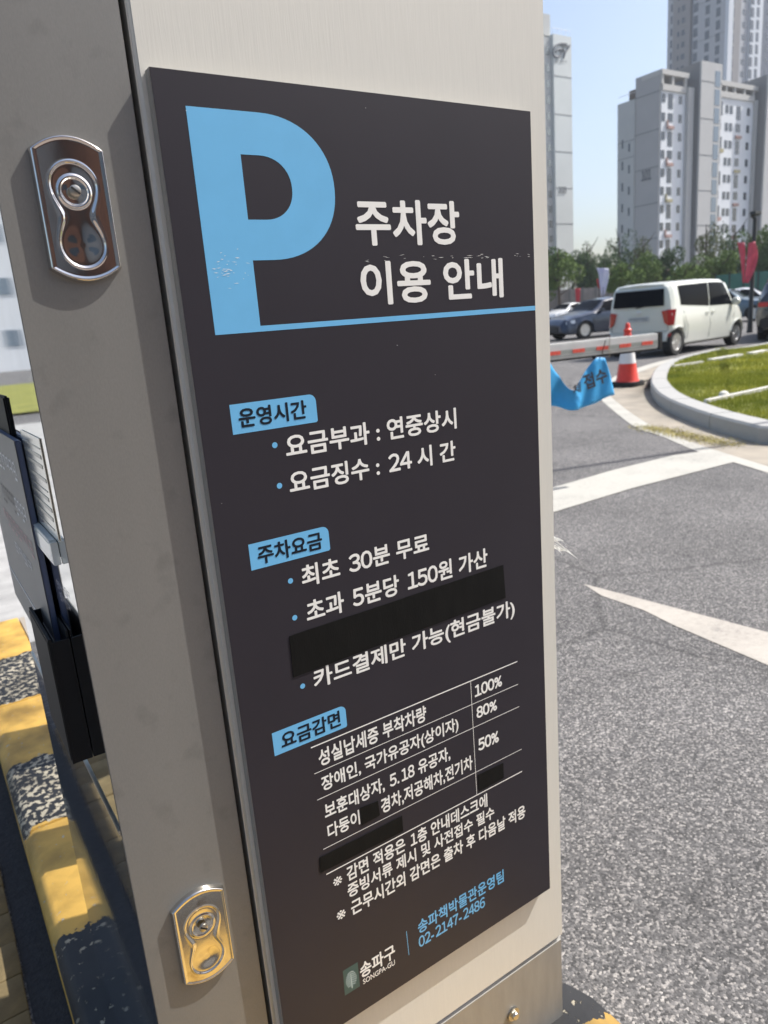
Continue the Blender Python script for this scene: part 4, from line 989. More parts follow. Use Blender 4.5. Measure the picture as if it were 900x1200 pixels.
SED = [(-2.3, .72, .78, .70, .70, .5), (-2.2, .88, .95, .80, .80, .6), (-1.65, .93, 1.02, .86, .86, .62), (-.75, .93, 1.38, .88, .88, .60), (-.1, .92, 1.43, .88, .885, .60), (.35, .91, 1.38, .88, .885, .60),
       (1.05, .90, .99, .88, .87, .66), (1.6, .82, .90, .87, .84, .62), (2.15, .70, .76, .84, .78, .58), (2.35, .50, .56, .72, .66, .5)]
def sedan(loc, hd, paint, label, z=1., extras=True):
    C_ = car('parked_car', loc, hd, [(a, b_ * z, c * z, d, e, f) for a, b_, c, d, e, f in SED], (-1.42, 1.42), .33, paint, label, 'cars parked beyond the lawn', track=.87)
    for s_ in (-1, 1):
        C_['side_win'](((-1.35, .10), (-.28, .06), (-.28, .86), (-.80, .84)), s_); C_['side_win'](((-.22, .06), (.92, .10), (.42, .84), (-.22, .86)), s_)
        if extras:
            q = C_['side_pt'](.72, .15, s_); MB().box(-.08, .08, -.1, .1, -.06, .06).build('wing_mirror', paint, C_['root'], bevel=.03).location = (q[0], q[1] + s_ * .09, q[2] + .06)
            seam(C_, [(-.25, .3), (-.25, .88)], s_); seam(C_, [(.82, .35), (.85, .85)], s_)
            b = MB(); b.tube([C_['low_pt'](-.5, .80, s_, .01), C_['low_pt'](-.36, .80, s_, .02)], .012, 6); b.build('door_handle', M['rim'], C_['root'])
            b = MB(); q1 = [C_['low_pt'](x, zz, s_, .008) for x, zz in ((1.85, .60), (2.2, .56), (2.2, .66), (1.85, .72))]; b.add(q1 + [(2.15, s_ * .45, .62)], [(0, 1, 2, 3), (1, 4, 2)]); b.build('headlight', M['head'], C_['root'])
            b = MB(); q1 = [C_['low_pt'](x, zz, s_, .008) for x, zz in ((-2.27, .66), (-2.0, .70), (-2.0, .80), (-2.24, .78))]; b.add(q1 + [(-2.3, s_ * .4, .72)], [(0, 1, 2, 3), (0, 4, 3)]); b.build('tail_lamp', M['tail'], C_['root'])
    C_['top_glass'](.42, 1.0, .56, .68, 'windscreen'); C_['top_glass'](-1.55, -.80, .58, .52, 'rear_window')
    if extras: MB().box(2.28, 2.37, -.5, .5, .30, .50).build('grille', M['car_trim'], C_['root'], bevel=.02)
    return C_
fwd = Vector((.537, .843, 0)).normalized(); rgt = Vector((.832, -.554, 0)).normalized()
# blue-grey sedan left of the van, nose towards the left
hs = (-rgt * .93 - fwd * .38).normalized(); hh = math.atan2(hs.y, hs.x); wl = Vector((-hs.y, hs.x, 0))
w0 = G(686, 397.2); s_near = 1 if wl.dot(fwd) < 0 else -1
cen = w0 - hs * 1.42 - wl * (s_near * .86)
sedan(cen[:], hh, M['blue_paint'], 'blue grey sedan parked left of the boxy white van, nose to the left')
# white car further back at the far left
hs2 = (-rgt * .8 - fwd * .5).normalized(); c2 = G(658, 379.5)
sedan((c2 - hs2 * 1.2 + fwd * 1.2)[:], math.atan2(hs2.y, hs2.x), M['white_car'], 'white car half hidden behind the blue grey sedan', extras=True)
# black suv at the right edge
SUV = [(-2.3, .85, 1.0, .74, .76, .62), (-2.22, .95, 1.30, .86, .88, .66), (-1.95, .98, 1.56, .90, .92, .70), (-1.2, .99, 1.66, .91, .93, .72), (.2, .98, 1.66, .91, .93, .72), (.7, .97, 1.56, .91, .92, .68),
       (1.3, .95, 1.05, .90, .90, .70), (2.0, .88, .95, .87, .82, .64), (2.3, .6, .7, .74, .7, .55)]
hs3 = (fwd * .86 + rgt * .50).normalized(); wl3 = Vector((-hs3.y, hs3.x, 0)); w3 = G(888.5, 398)
cen = w3 + hs3 * 1.38 - wl3 * .88
suv = car('parked_car', cen[:], math.atan2(hs3.y, hs3.x), [(a, b_ * .97, c * .95, d, e, f) for a, b_, c, d, e, f in SUV], (-1.38, 1.38), .36, M['black_paint'], 'black car seen from behind at the right edge past the lamp pole', 'cars parked beyond the lawn', track=.90)
for s_ in (-1, 1):
    suv['side_win'](((-1.8, .10), (-.4, .06), (-.4, .86), (-1.6, .84)), s_); suv['side_win'](((-.34, .06), (1.1, .10), (.6, .84), (-.34, .86)), s_)
    MB().box(-2.34, -2.16, min(s_ * .64, s_ * .87), max(s_ * .64, s_ * .87), .84, .95).build('tail_lamp', M['tail'], suv['root'], bevel=.02)
MB().box(-2.345, -2.32, -.28, .28, .72, .86).build('number_plate', M['numplate'], suv['root'], bevel=.005)
MB().box(-2.36, -2.2, -.82, .82, .34, .56).build('rear_bumper', M['car_trim'], suv['root'], bevel=.03)
b = MB(); b.add([(-2.33, -.62, 1.0), (-2.33, .62, 1.0), (-2.13, .58, 1.40), (-2.13, -.58, 1.40)], [(0, 1, 2, 3)]); o = b.build('rear_window', M['glass'], suv['root']); sm = o.modifiers.new('t', 'SOLIDIFY'); sm.thickness = .02
# slate car and a white one beyond it
c4 = G(864, 378); hs4 = (fwd * -.55 + rgt * .83).normalized()
sedan((c4 + fwd * 1.5)[:], math.atan2(hs4.y, hs4.x), M['slate_paint'], 'slate blue car parked behind the lamp pole, between van and black car', extras=True)
c5 = G(898, 371); sedan((c5 + fwd * 4 + rgt * 1)[:], math.atan2(hs4.y, hs4.x), M['white_car'], 'white car parked farthest back at the right edge', extras=False)

# ============================================================ POLES AND FLAGS
pb = G(878.5, 390); Dp = math.hypot(pb.x, pb.y)
ptop = AD(875.5, 253, Dp).z
pole = empty('street_lamp', pb[:]); tag(pole, 'dark street lamp with angular head and pink banners behind the van', 'street lamp')
MB().tube([(0, 0, 0), (0, 0, .5), (0, 0, ptop - .1)], [.09, .07, .05], 12).build('pole', M['pole'], pole, smooth=True)
b = MB(); rv = rgt
b.tube([Vector((0, 0, ptop - .1)), Vector((0, 0, ptop)) - rv * .12], .05, 8); b.tube([Vector((0, 0, ptop - .0)) - rv * .12, Vector((0, 0, ptop + .02)) + rv * .10], .045, 8); b.build('bracket', M['pole'], pole)
MB().box(-.16, .2, -.09, .09, ptop - .0, ptop + .1).build('lamp_head', M['pole'], pole, bevel=.02)
def flag(loc_px, D_, outline_px, m, name, label, cat='flag', grp=None, polepx=None):
    p0 = AD(*loc_px, D_); nrm = Vector((ray(*loc_px).x, ray(*loc_px).y, 0)).normalized()
    L3 = [AP(*p, p0, nrm) for p in outline_px[0]]; R3 = [AP(*p, p0, nrm) for p in outline_px[1]]
    L3 = smooth_path(L3, 4); R3 = smooth_path(R3, 4); n = min(len(L3), len(R3)); nu_ = 8; vs = []
    for i in range(n):
        for j in range(nu_ + 1):
            t = j / nu_; p = L3[i].lerp(R3[i], t) + nrm * (.10 * math.sin(t * 8 + i * .25) * (R3[i] - L3[i]).length)
            vs.append(p)
    b = MB(); b.add(vs, [(i * (nu_ + 1) + j, i * (nu_ + 1) + j + 1, (i + 1) * (nu_ + 1) + j + 1, (i + 1) * (nu_ + 1) + j) for i in range(n - 1) for j in range(nu_)])
    root = empty(name, (p0.x, p0.y, 0) if polepx else p0[:]); tag(root, label, cat, grp); off = Vector(root.location)
    o = b.build('cloth', m, root, off=off, smooth=True); sm = o.modifiers.new('t', 'SOLIDIFY'); sm.thickness = .01
    if polepx:
        q = AP(*polepx[0], p0, nrm); q2 = Vector((q.x, q.y, 0)); MB().tube([q2 - off, q - off], .025, 8).build('pole', M['pole'], root)
    return root
flag((870, 300), Dp - .15, [[(864, 284), (866.5, 296), (869, 312), (870.5, 331)], [(872.5, 284.5), (873.5, 296), (873, 312), (872.5, 332)]], M['fabric_pink'], 'banner_flag', 'narrow pink banner on the left side of the lamp pole', grp='pink banners on the lamp pole')
flag((880, 300), Dp - .2, [[(877, 285), (876, 296), (874.5, 312), (873, 331)], [(885, 283), (888, 296), (886, 312), (877, 332)]], M['fabric_pink'], 'banner_flag', 'wider billowing pink banner on the right side of the lamp pole', grp='pink banners on the lamp pole')
flag((706, 330), 38, [[(699, 314), (701.5, 322), (703, 334), (705, 347)], [(713, 314.5), (713.5, 324), (711, 336), (708, 347)]], M['fabric_lilac'], 'feather_flag', 'tall lilac and white flag standing above the blue grey sedan', polepx=((706.5, 314), 0))
flag((677, 347), 42, [[(674, 338), (674.5, 346), (675, 354)], [(680, 338), (680, 346), (679.5, 354)]], M['fabric_red'], 'feather_flag', 'small red flag beyond the white car at far left', polepx=((677, 338), 0))
flag((700, 332), 40, [[(699, 327), (700, 333), (701, 338)], [(703, 327), (703.5, 333), (704, 338)]], M['fabric_red'], 'feather_flag', 'little red flag just left of the lilac flag', polepx=((702, 327), 0))
# lamp pole on the lawn, outside the picture, whose thin shadow crosses the road
lpz = empty('street_lamp', (10.6, 2.62, KZ - .01)); tag(lpz, 'plain dark lamp pole standing on the lawn right of the picture', 'street lamp')
A0 = G(648, 554.5); B0 = G(810, 530.2); dd = (B0 - A0).normalized(); lpz.location = (*(A0 + dd * 6.6)[:2], 0)
MB().tube([(0, 0, 0), (0, 0, 8.6)], [.045, .032], 12).build('pole', M['pole'], lpz, smooth=True)
# unseen posts added behind the kiosk to cast the shade on the kerb
po = empty('shade_post', (.36, 1.545, .146)); tag(po, 'slim grey unseen post added directly behind the kiosk to shade the kerb', 'post')
MB().box(-.07, .07, -.062, .062, 0, 1.5).build('post', M['door'], po, bevel=.01)
MB().box(-.09, .09, -.12, .05, 1.502, 1.62).build('shade_post_head', M['blackplastic'], po, bevel=.015)
MB().box(-.1, .1, -.085, .085, 0, .012).build('base_plate', M['steel'], po)
po = empty('shade_bollard', (.45, 2.03, .146)); tag(po, 'round steel unseen post added behind the kiosk to shade the kerb', 'shade_bollard')  # second unseen post, added for the farther shade band on the kerb
MB().lathe([(.12, 0), (.12, .8), (.10, .86), (.02, .88)], 24).build('post', M['steel'], po, smooth=True)

# ============================================================ BUILDINGS
def wall_box(root, x0, x1, y0, y1, z0, z1, m, name='wall', off=(0, 0, 0)):
    return MB().box(x0, x1, y0, y1, z0, z1).build(name, m, root, off=off)
def px_x(px, z, y): return AP(px, 200, (0, y, 0), Vector((0, 1, 0))).x
# helpers: on plane y=const find x for a column px near row py, and z for (px,py)
def on_y(px, py, y): return AP(px, py, (0, y, 0), Vector((0, 1, 0)))
def on_x(px, py, x): return AP(px, py, (x, 0, 0), Vector((1, 0, 0)))

def win_set(root, proto_cache, key, w_, h, m, depth=.12):
    if key not in proto_cache:
        b = MB(); b.box(-w_ / 2, w_ / 2, -.02, depth, -h / 2, h / 2)
        me = b.build('window', m, root).data
        o0 = bpy.data.objects[-1] if False else None
        proto_cache[key] = me
        for o in [o for o in root.children if o.data == me]: bpy.data.objects.remove(o)
    return proto_cache[key]
def place_win(root, me, x, y, z, rz=0, name='window'):
    o = link(bpy.data.objects.new(name, me)); o.parent = root; o.location = (x, y, z); o.rotation_euler = (0, 0, rz); return o

# ---- apartment slab A/C (number 101), facades face -Y
AY0 = 82.8; cA = on_y(774.4, 81, AY0); ZA = cA.z
apt = empty('apartment_block', (cA.x, AY0, 0)); AO = Vector((cA.x, AY0, 0))
tag(apt, 'grey and white apartment block numbered 101 behind the trees on the right', 'apartment building')
def ab(x0, x1, y0, y1, z0, z1, m, name='wall'): return MB().box(x0, x1, y0, y1, z0, z1).build(name, m, apt, off=AO)
XA0 = cA.x; XA1 = on_y(803.0, 120, AY0).x; XP1 = on_y(810, 110, AY0).x
gy = on_x(745, 90, XA0)        # gable far end
YG = gy.y
cW2y0 = YG - .05
ab(XA0, XA0 + .3, AY0 + .1, YG, 0, ZA - .0, M['wall_grey'], 'gable_wall')
zf = on_y(775, 105.5, AY0).z   # top of white facade under the loggia
ab(XA0 + .31, XA1, AY0, AY0 + .3, 0, zf, M['wall_white'], 'facade')
ab(XA0 + .31, XP1, AY0 + 3.2, AY0 + 3.5, zf, ZA - 1.2, M['wall_grey'], 'penthouse_wall')
ab(XA0 - .05, XA1 + .5, AY0 - .35, AY0 + 3.6, ZA - .75, ZA, M['wall_beige'], 'roof_beam')
ab(XA0 + .31, XA1 + .4, AY0 - .25, AY0 + .25, zf, zf + .9, M['wall_beige'], 'parapet')
for t in (0.01, .42, .93):
    xx = XA0 + (XA1 - XA0) * t; ab(xx, xx + .5, AY0 - .2, AY0 + .2, zf + .9, ZA - .75, M['wall_beige'], 'column')
zp = on_y(806, 101.5, AY0 - .6).z
ab(XA1 + .01, XP1, AY0 - .6, AY0 + 2, 0, zp, M['wall_light'], 'pier')
# stair tower B
cB = on_x(820.6, 71.5, XP1 + .4); YB = cB.y; ZB = cB.z
XB0 = XP1 + .4; XB1 = on_y(845, 75, YB).x
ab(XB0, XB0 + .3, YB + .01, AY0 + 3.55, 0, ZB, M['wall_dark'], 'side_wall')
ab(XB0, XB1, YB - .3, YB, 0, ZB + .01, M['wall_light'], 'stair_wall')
ab(XB0 + .31, XB1, YB + .01, AY0 + 3.55, ZB - .5, ZB - .02, M['wall_light'], 'roof_slab')
# strip window on stair tower
cache = {}
sx0 = on_y(834.5, 120, YB).x; sx1 = on_y(842.0, 120, YB).x
strip_me = win_set(apt, cache, 'strip', (sx1 - sx0) * .8, 2.35, M['b_glass2'])
zt = on_y(838, 82, YB).z
k = 0
while zt - 2.8 * k > 3:
    place_win(apt, strip_me, (sx0 + sx1) / 2 - AO.x, YB - .32 - AO.y, zt - 1.4 - 2.8 * k); k += 1
for k in range(7): ab(XB0 - .01, XB1, YB - .33, YB - .301, ZB - 3 - k * 5.6, ZB - 3 - k * 5.6 + .12, M['seam'], 'panel_joint')
# second facade C
CY = AY0; XC0 = on_y(842.5, 110, CY).x; XC1 = on_y(882.5, 130, CY).x; ZC = on_y(846, 94.8, CY).z
zcf = on_y(846, 114, CY).z
ab(XC0 - 2, XC1, CY, CY + .3, 0, zcf, M['wall_white'], 'facade')
ab(XC0 - 2, XC1 + .8, CY - .35, CY + 3.6, ZC - .75, ZC, M['wall_beige'], 'roof_beam')
ab(XC0 - 2, XC1, CY + 3.2, CY + 3.5, zcf, ZC - 1.2, M['wall_grey'], 'penthouse_wall')
ab(XC0 - 2, XC1, CY - .25, CY + .25, zcf, zcf + .9, M['wall_beige'], 'parapet')
for t in (.16, .4, .68, .95):
    xx = XC0 + (XC1 - XC0) * t; ab(xx, xx + .5, CY - .2, CY + .2, zcf + .9, ZC - .75, M['wall_beige'], 'column')
XD0 = on_y(888, 130, CY - .6).x
ab(XC1 + .01, XD0, CY - .6, CY + 2, 0, on_y(885, 117, CY - .6).z, M['wall_light'], 'pier')
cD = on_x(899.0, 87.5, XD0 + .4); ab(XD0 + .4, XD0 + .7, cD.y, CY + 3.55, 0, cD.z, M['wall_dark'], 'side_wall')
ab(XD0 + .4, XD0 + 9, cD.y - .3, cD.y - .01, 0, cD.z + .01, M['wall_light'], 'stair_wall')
ab(XD0 + .71, XD0 + 9, cD.y, CY + 3.55, cD.z - .5, cD.z - .02, M['wall_light'], 'roof_slab')
ab(XD0 + 9.01, XD0 + 22, CY, CY + .3, 0, zcf, M['wall_white'], 'facade')
# body mass behind the facades
ab(XA0 + .31, XD0 + 22, AY0 + 3.6, cW2y0, 0, ZC - 2.5, M['wall_grey'], 'rear_mass')
ab(XA0 + .31, XP1 + .3, AY0 + .31, AY0 + 3.19, zf - .4, zf, M['wall_grey'], 'roof_slab')
# pale lower wing to the left
cW = on_x(744.5, 117, XA0 - .2); cW2 = on_x(723.8, 121.5, XA0 - .2)
ab(XA0 - .2, XA0 + 16, YG + .01, cW2.y, 0, (cW.z + cW2.z) / 2, M['wall_wing'], 'wing')
ab(XA0 + .4, XA0 + 3, YG + .1, YG + 1.6, (cW.z + cW2.z) / 2, (cW.z + cW2.z) / 2 + 1.6, M['trunk'], 'chimney')
ab(XA0 - .15, XA0 - .1, YG + .02, cW2.y - .05, (cW.z + cW2.z) / 2 + 1.0, (cW.z + cW2.z) / 2 + 1.06, M['wall_white'], 'railing')
for k in range(6):
    zz = ZA - 3.1 - k * 5.6
    ab(XA0 - .03, XA0 - .001, AY0 + .11, YG, zz, zz + .13, M['seam'], 'panel_joint')
for z_ in ((cW.z - 6), (cW.z - 8.6)): ab(XA0 - .23, XA0 - .201, YG + .02, cW2.y, z_, z_ + .1, M['seam'], 'panel_joint')
# windows of facade A: columns (px), pitch 17.3 px
FP = 2.8
zr0 = on_y(778, 114.5, AY0).z
def col_x(px, py=200): return on_y(px, py, AY0).x
wsm = win_set(apt, cache, 'sm', .85, 1.25, M['b_glass']); wmd = win_set(apt, cache, 'md', 1.25, 1.3, M['b_glass']); wtl = win_set(apt, cache, 'tl', 1.15, 2.2, M['b_glass']); wsl = win_set(apt, cache, 'sl', .45, 1.1, M['b_glass'])
xA = [XA0 + (XA1 - XA0) * t for t in (.13, .40, .80, .97)]
for r_ in range(12):
    z_ = zr0 - FP * r_
    if z_ < 1.5: break
    place_win(apt, wsm, xA[0] - AO.x, -.03, z_); place_win(apt, (wtl if r_ % 2 == 0 else wmd), xA[1] - AO.x, -.03, z_ - (.4 if r_ % 2 == 0 else 0)); place_win(apt, wsm, xA[2] - AO.x, -.03, z_)
    if r_ % 2 == 1:
        mcol = M['bal_y'] if r_ in (5, 11) else M['bal_o']
        bb = MB(); bb.box(xA[1] - .8, xA[1] + .7, AY0 - .35, AY0 - .05, z_ - 1.75, z_ - 1.3); bb.box(xA[1] - 1.0, xA[1] - .8, AY0 - .3, AY0 - .05, z_ - 1.7, z_ - .5)
        bb.build('balcony', mcol, apt, off=AO)
xC = [XC0 + (XC1 - XC0) * t for t in (.06, .24, .36, .57, .86)]
zr1 = on_y(860, 129, CY).z
for r_ in range(12):
    z_ = zr1 - FP * r_
    if z_ < 1.5: break
    place_win(apt, wsl if r_ % 2 else wtl, xC[0] - AO.x, -.03, z_); place_win(apt, wsm, xC[1] - AO.x, -.03, z_); place_win(apt, wsm, xC[2] - AO.x, -.03, z_)
    place_win(apt, (wtl if r_ % 2 == 0 else wmd), xC[3] - AO.x, -.03, z_ - (.4 if r_ % 2 == 0 else 0)); place_win(apt, wsm, xC[4] - AO.x, -.03, z_)
    if r_ % 2 == 1:
        bb = MB(); bb.box(xC[3] - .8, xC[3] + .8, AY0 - .35, AY0 - .05, z_ - 1.75, z_ - 1.3); bb.build('balcony', M['bal_y'] if r_ in (3,) else M['bal_o'], apt, off=AO)
    if r_ % 4 == 2:
        bb = MB(); bb.box(xC[0] - .5, xC[0] + .6, AY0 - .5, AY0 - .05, z_ - 1.5, z_ - .9); bb.build('balcony', M['bal_y'] if r_ == 2 else M['bal_o'], apt, off=AO)
# 101 on the gable
p_a, p_b = on_x(751.5, 213, XA0 - .02), on_x(763.5, 203.5, XA0 - .02)
text_on('number', '101', apt, lambda a, c: (-.06, p_a.y + (p_b.y - p_a.y) * a - AO.y, p_a.z - .0 + (1.7) * c), M['logo_dark'], .03)
# wing windows, faint
for k in range(8):
    for yy in (.3, .7):
        place_win(apt, wsl, XA0 - .22 - AO.x, YG + (cW2.y - YG) * yy - AO.y, cW.z - 7 - k * 3.4 + .8 * (yy > .5), R_(-90)).scale = (.8, .3, 1.2)

# ---- pale slab at the left with logo
cG = AD(669.5, 43.5, 170); sl = empty('apartment_tower', (cG.x, cG.y, 0)); GO = Vector((cG.x, cG.y, 0))
tag(sl, 'pale apartment tower with a dark logo high on its blank end wall', 'apartment building')
GY_ = cG.y; gx0 = on_y(648.5, 60, GY_).x
MB().box(gx0 - .0, cG.x, GY_, GY_ + 26, 0, cG.z).build('end_wall', M['wall_pale'], sl, off=GO)
zt2 = on_y(645, 15, GY_ + .5).z
MB().box(gx0 - 14, gx0 - .01, GY_ + .6, GY_ + 26, 0, cG.z - .5).build('recessed_wall', M['wall_wing'], sl, off=GO)
MB().box(gx0 - 12, gx0 + .5, GY_ + 1.2, GY_ + 12, cG.z, zt2).build('lift_housing', M['wall_wing'], sl, off=GO)
for k in range(12):
    zz = cG.z - 7.4 - k * 6.9
    if zz > 0: MB().box(gx0 + .02, cG.x - .02, GY_ - .04, GY_ - .001, zz, zz + .12).build('panel_joint', M['seam'], sl, off=GO)
rl_ = MB(); rl_.tube([(gx0, GY_ + .2, cG.z + 1.1), (cG.x - .1, GY_ + .2, cG.z + 1.1)], .05, 6)
for k in range(5): xk = gx0 + (cG.x - .1 - gx0) * k / 4; rl_.tube([(xk, GY_ + .2, cG.z), (xk, GY_ + .2, cG.z + 1.1)], .04, 6)
rl_.build('railing', M['wall_white'], sl, off=GO)
def lp_(px, py): return on_y(px, py, GY_ - .12) - GO
def stroke(px_pts, rad, nm='logo_stroke'):
    b = MB(); b.tube(smooth_path([lp_(*p) for p in px_pts], 4), rad, 6); return b.build(nm, M['logo_dark'], sl)
stroke([(664, 51.5), (657, 51), (651, 54), (648, 60), (649, 65), (653, 67), (657, 64), (658, 59), (654, 58), (651, 61)], .21)
stroke([(656, 52), (662, 54), (668, 53)], .15); stroke([(659, 56), (662, 61), (667, 54.5)], .2); stroke([(662, 61), (660.5, 68)], .21)
marks_on('logo_word', 6, sl, lambda a, c: lp_(650 + 14.5 * a, 73.5 - 4 * c + 1.5 * a), M['logo_dark'])
text_on('number', '103', sl, lambda a, c: lp_(654.5 + 9.5 * a, 226 - 8 * c + .8 * a), M['logo_dark'], .03)
# narrow windows of the recessed part
sw = win_set(sl, cache, 'slw', .9, 1.3, M['sticker_line'])
for k in range(14): place_win(sl, sw, gx0 - 1.0 - GO.x, .55, cG.z - 3 - 2.9 * k)

# ---- high tower behind: near corner at the white pier, one side running back, one front running right
HY = 128.; HX = on_y(849.5, 40, HY).x; ZH = 82
ht = empty('high_rise', (HX, HY, 0)); HO = Vector((HX, HY, 0))
tag(ht, 'tall grey high-rise with rows of dark windows rising above block 101', 'apartment building')
def sy(px): return on_x(px, 40, HX).y
def side(pa, pb_, dx, m, name='wall'):          # px run on the side that recedes (left = far)
    return MB().box(HX + dx, HX + 8, sy(pb_) + .02, sy(pa), 0, ZH).build(name, m, ht, off=HO)
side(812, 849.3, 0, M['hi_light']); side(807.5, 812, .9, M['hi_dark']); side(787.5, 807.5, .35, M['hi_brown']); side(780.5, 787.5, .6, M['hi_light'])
def hb(pa, pb_, y0, m, name='wall'):
    return MB().box(on_y(pa, 40, HY).x + .01, on_y(pb_, 40, HY).x - .01, HY + y0, HY + 9, 0, ZH).build(name, m, ht, off=HO)
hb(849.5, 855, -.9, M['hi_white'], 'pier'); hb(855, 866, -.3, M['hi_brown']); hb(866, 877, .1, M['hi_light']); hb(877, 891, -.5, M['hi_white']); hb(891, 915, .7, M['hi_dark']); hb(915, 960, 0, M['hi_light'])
FPH = 2.95
hw = {}
def hcol_side(px, wpx, h, dx, zoff=0):
    yy = sy(px); w_ = sy(px - wpx / 2) - sy(px + wpx / 2); me = win_set(ht, hw, ('s', round(w_, 1), h), w_, h, M['b_glass'])
    z0_ = on_x(px, 9.5, HX).z + zoff
    for k in range(-3, 16): place_win(ht, me, dx - .03, yy - HO.y, z0_ - FPH * k, R_(-90))
def hcol(px, dy, w_, h, zoff=0, m=M['b_glass']):
    y = HY + dy; me = win_set(ht, hw, (w_, h, m.name), w_, h, m); x = on_y(px, 40, y).x
    z0_ = on_y(px, 9.5, y).z + zoff
    for k in range(-3, 12): place_win(ht, me, x - HO.x, dy - .03, z0_ - FPH * k)
hcol_side(785.2, 1.8, 1.9, .6); hcol_side(794, 2.4, 1.3, .35, -.5); hcol_side(799.5, 4, 1.4, .35)
hcol_side(815, 5, 2.1, 0); hcol_side(828.5, 5, 2.1, 0, -.5); hcol_side(841, 5, 2.1, 0, -1.)
hcol(858.0, -.3, 1.3, 2.2, -.9); hcol(871.2, .1, 1.7, 1.3, -.9); hcol(880.8, -.5, 1.4, 2.2, -.9); hcol(887.3, -.5, 1.3, 2.2, -.9); hcol(898.5, .7, .9, 1.4, -.9)
for k in range(5): MB().box(HX - .03, HX - .001, sy(849), sy(812), ZH - 6 - 8.85 * k, ZH - 5.85 - 8.85 * k).build('panel_joint', M['seam'], ht, off=HO)

# ---- office seen only in the shiny side of the kiosk, and unseen brick building added for latch reflections
of = empty('office_building', (-14, 52, 0)); tag(of, 'low white office building across the road to the left', 'building')
MB().box(-9, 9, 0, 8, 0, 13).build('wall', M['roof_white'], of)
ow = win_set(of, cache, 'off', .9, 1.0, M['b_glass2'])
for r_ in range(4):
    for c_ in range(7): place_win(of, ow, -7.5 + 2.5 * c_, -.03, 2 + 3.1 * r_)
MB().box(-9.3, 9.3, -.3, 8.3, 13.01, 13.5).build('roof', M['wall_beige'], of)
sheet('verge', [(-40, 16), (-1.5, 16), (-1.5, 30), (-40, 30)], .05, M['grass_base'])
bk = empty('unseen_brick_building', (14, -17, 0)); tag(bk, 'rust brick building added unseen behind the camera for the latch reflections', 'building')
MB().box(-9.4, 14, -8, 0, 0, 8).build('wall', M['brick'], bk)
MB().box(-9.8, 14.4, -8.4, .4, 8.01, 8.5).build('roof', M['wall_beige'], bk)
bw = win_set(bk, cache, 'brk', 1.6, 1.8, M['b_glass'])
for r_ in range(2):
    for c_ in range(7): place_win(bk, bw, -7 + 3.3 * c_, .03, 2 + 3.3 * r_, math.pi)

gb = empty('unseen_grey_building', (-6, -19, 0)); tag(gb, 'grey building added unseen behind the camera for the latch reflections, beside the brick one', 'building')  # added out of view as the grey half of the latch reflection
MB().box(-14, 10.4, -8, 0, 0, 11).build('wall', M['wall_grey'], gb)
MB().box(-14.3, 10.5, -8.3, .3, 11.01, 11.5).build('roof', M['wall_beige'], gb)
gw = win_set(gb, cache, 'gbw', 2.2, 1.6, M['b_glass2'])
for r_ in range(3):
    for c_ in range(6): place_win(gb, gw, -12 + 3.9 * c_, .03, 2 + 3.3 * r_, math.pi)

# ============================================================ TREES
def crown_mesh(name, n, rx, rz, size, m, gaps=.5, clumps=16, seed=1, flat=.8):
    g = np.random.default_rng(seed)
    cc = g.normal(0, 1, (clumps, 3)); cc /= np.linalg.norm(cc, axis=1)[:, None]; cc *= g.uniform(.25, .86, (clumps, 1)); cr_ = g.uniform(.22, .45, clumps)
    idx = g.integers(0, clumps, n); d = g.normal(0, 1, (n, 3)); d /= np.linalg.norm(d, axis=1)[:, None]
    p = cc[idx] + d * (cr_[idx] * g.uniform(.5, 1.05, n) ** .5)[:, None]
    p[:, 0] *= rx; p[:, 1] *= rx; p[:, 2] *= rz
    a = g.normal(0, 1, (n, 3)); a /= np.linalg.norm(a, axis=1)[:, None]; b_ = np.cross(a, g.normal(0, 1, (n, 3))); b_ /= np.linalg.norm(b_, axis=1)[:, None]
    s_ = (g.uniform(.6, 1.3, n) * size)[:, None]
    tri = np.stack([p - a * s_, p + a * s_ * .6 + b_ * s_ * .5, p + b_ * s_ * -.5 + a * s_ * .4], 1).reshape(-1, 3)
    o = tri_mesh(name, tri, m); me = o.data; bpy.data.objects.remove(o); return me
crowns = {}
for i, (k, m, n, sz, cl) in enumerate((('round', 'leaf_a', 5200, .13, 22), ('dark', 'leaf_b', 5200, .13, 18), ('loose', 'leaf_c', 1500, .11, 11), ('mid', 'leaf_a', 4500, .12, 14), ('loose2', 'leaf_b', 1700, .11, 13))):
    crowns[k] = crown_mesh('crown', n, 1, 1, .5 * sz, M[m], clumps=cl, seed=i + 3)
def tree(px, py_top, wpx, D_, kind, label, ratio=1.0, base_frac=.30):
    top = AD(px, py_top, D_); base = Vector((top.x, top.y, 0)); Hh = top.z
    Rw = wpx / 2 * (D_ / FPX); h_cr = Hh * (1 - base_frac); rz_ = h_cr / 2
    root = empty('tree', base[:], random.uniform(0, 6)); tag(root, label, 'tree', 'trees behind the parked cars')
    zc = Hh - rz_
    o = link(bpy.data.objects.new('crown', crowns[kind])); o.parent = root; o.location = (0, 0, zc); o.scale = (Rw * 1.05, Rw * 1.05, rz_)
    b = MB(); lx, ly = random.uniform(-.3, .3), random.uniform(-.3, .3)
    b.tube([(0, 0, 0), (lx * .4, ly * .4, Hh * .25), (lx, ly, Hh * .5), (lx * 1.2, ly * 1.1, Hh * .85)], [.16, .13, .09, .03], 8)
    for q in range(6):
        a = q * 1.05 + random.random(); z_ = Hh * (.34 + .08 * q)
        b.tube([(lx * .8, ly * .8, z_), (lx + math.cos(a) * Rw * .4, ly + math.sin(a) * Rw * .4, z_ + Hh * .07), (lx + math.cos(a) * Rw * .75, ly + math.sin(a) * Rw * .75, z_ + Hh * .16)], [.06, .04, .015], 6)
    b.build('trunk', M['trunk'], root, smooth=True)
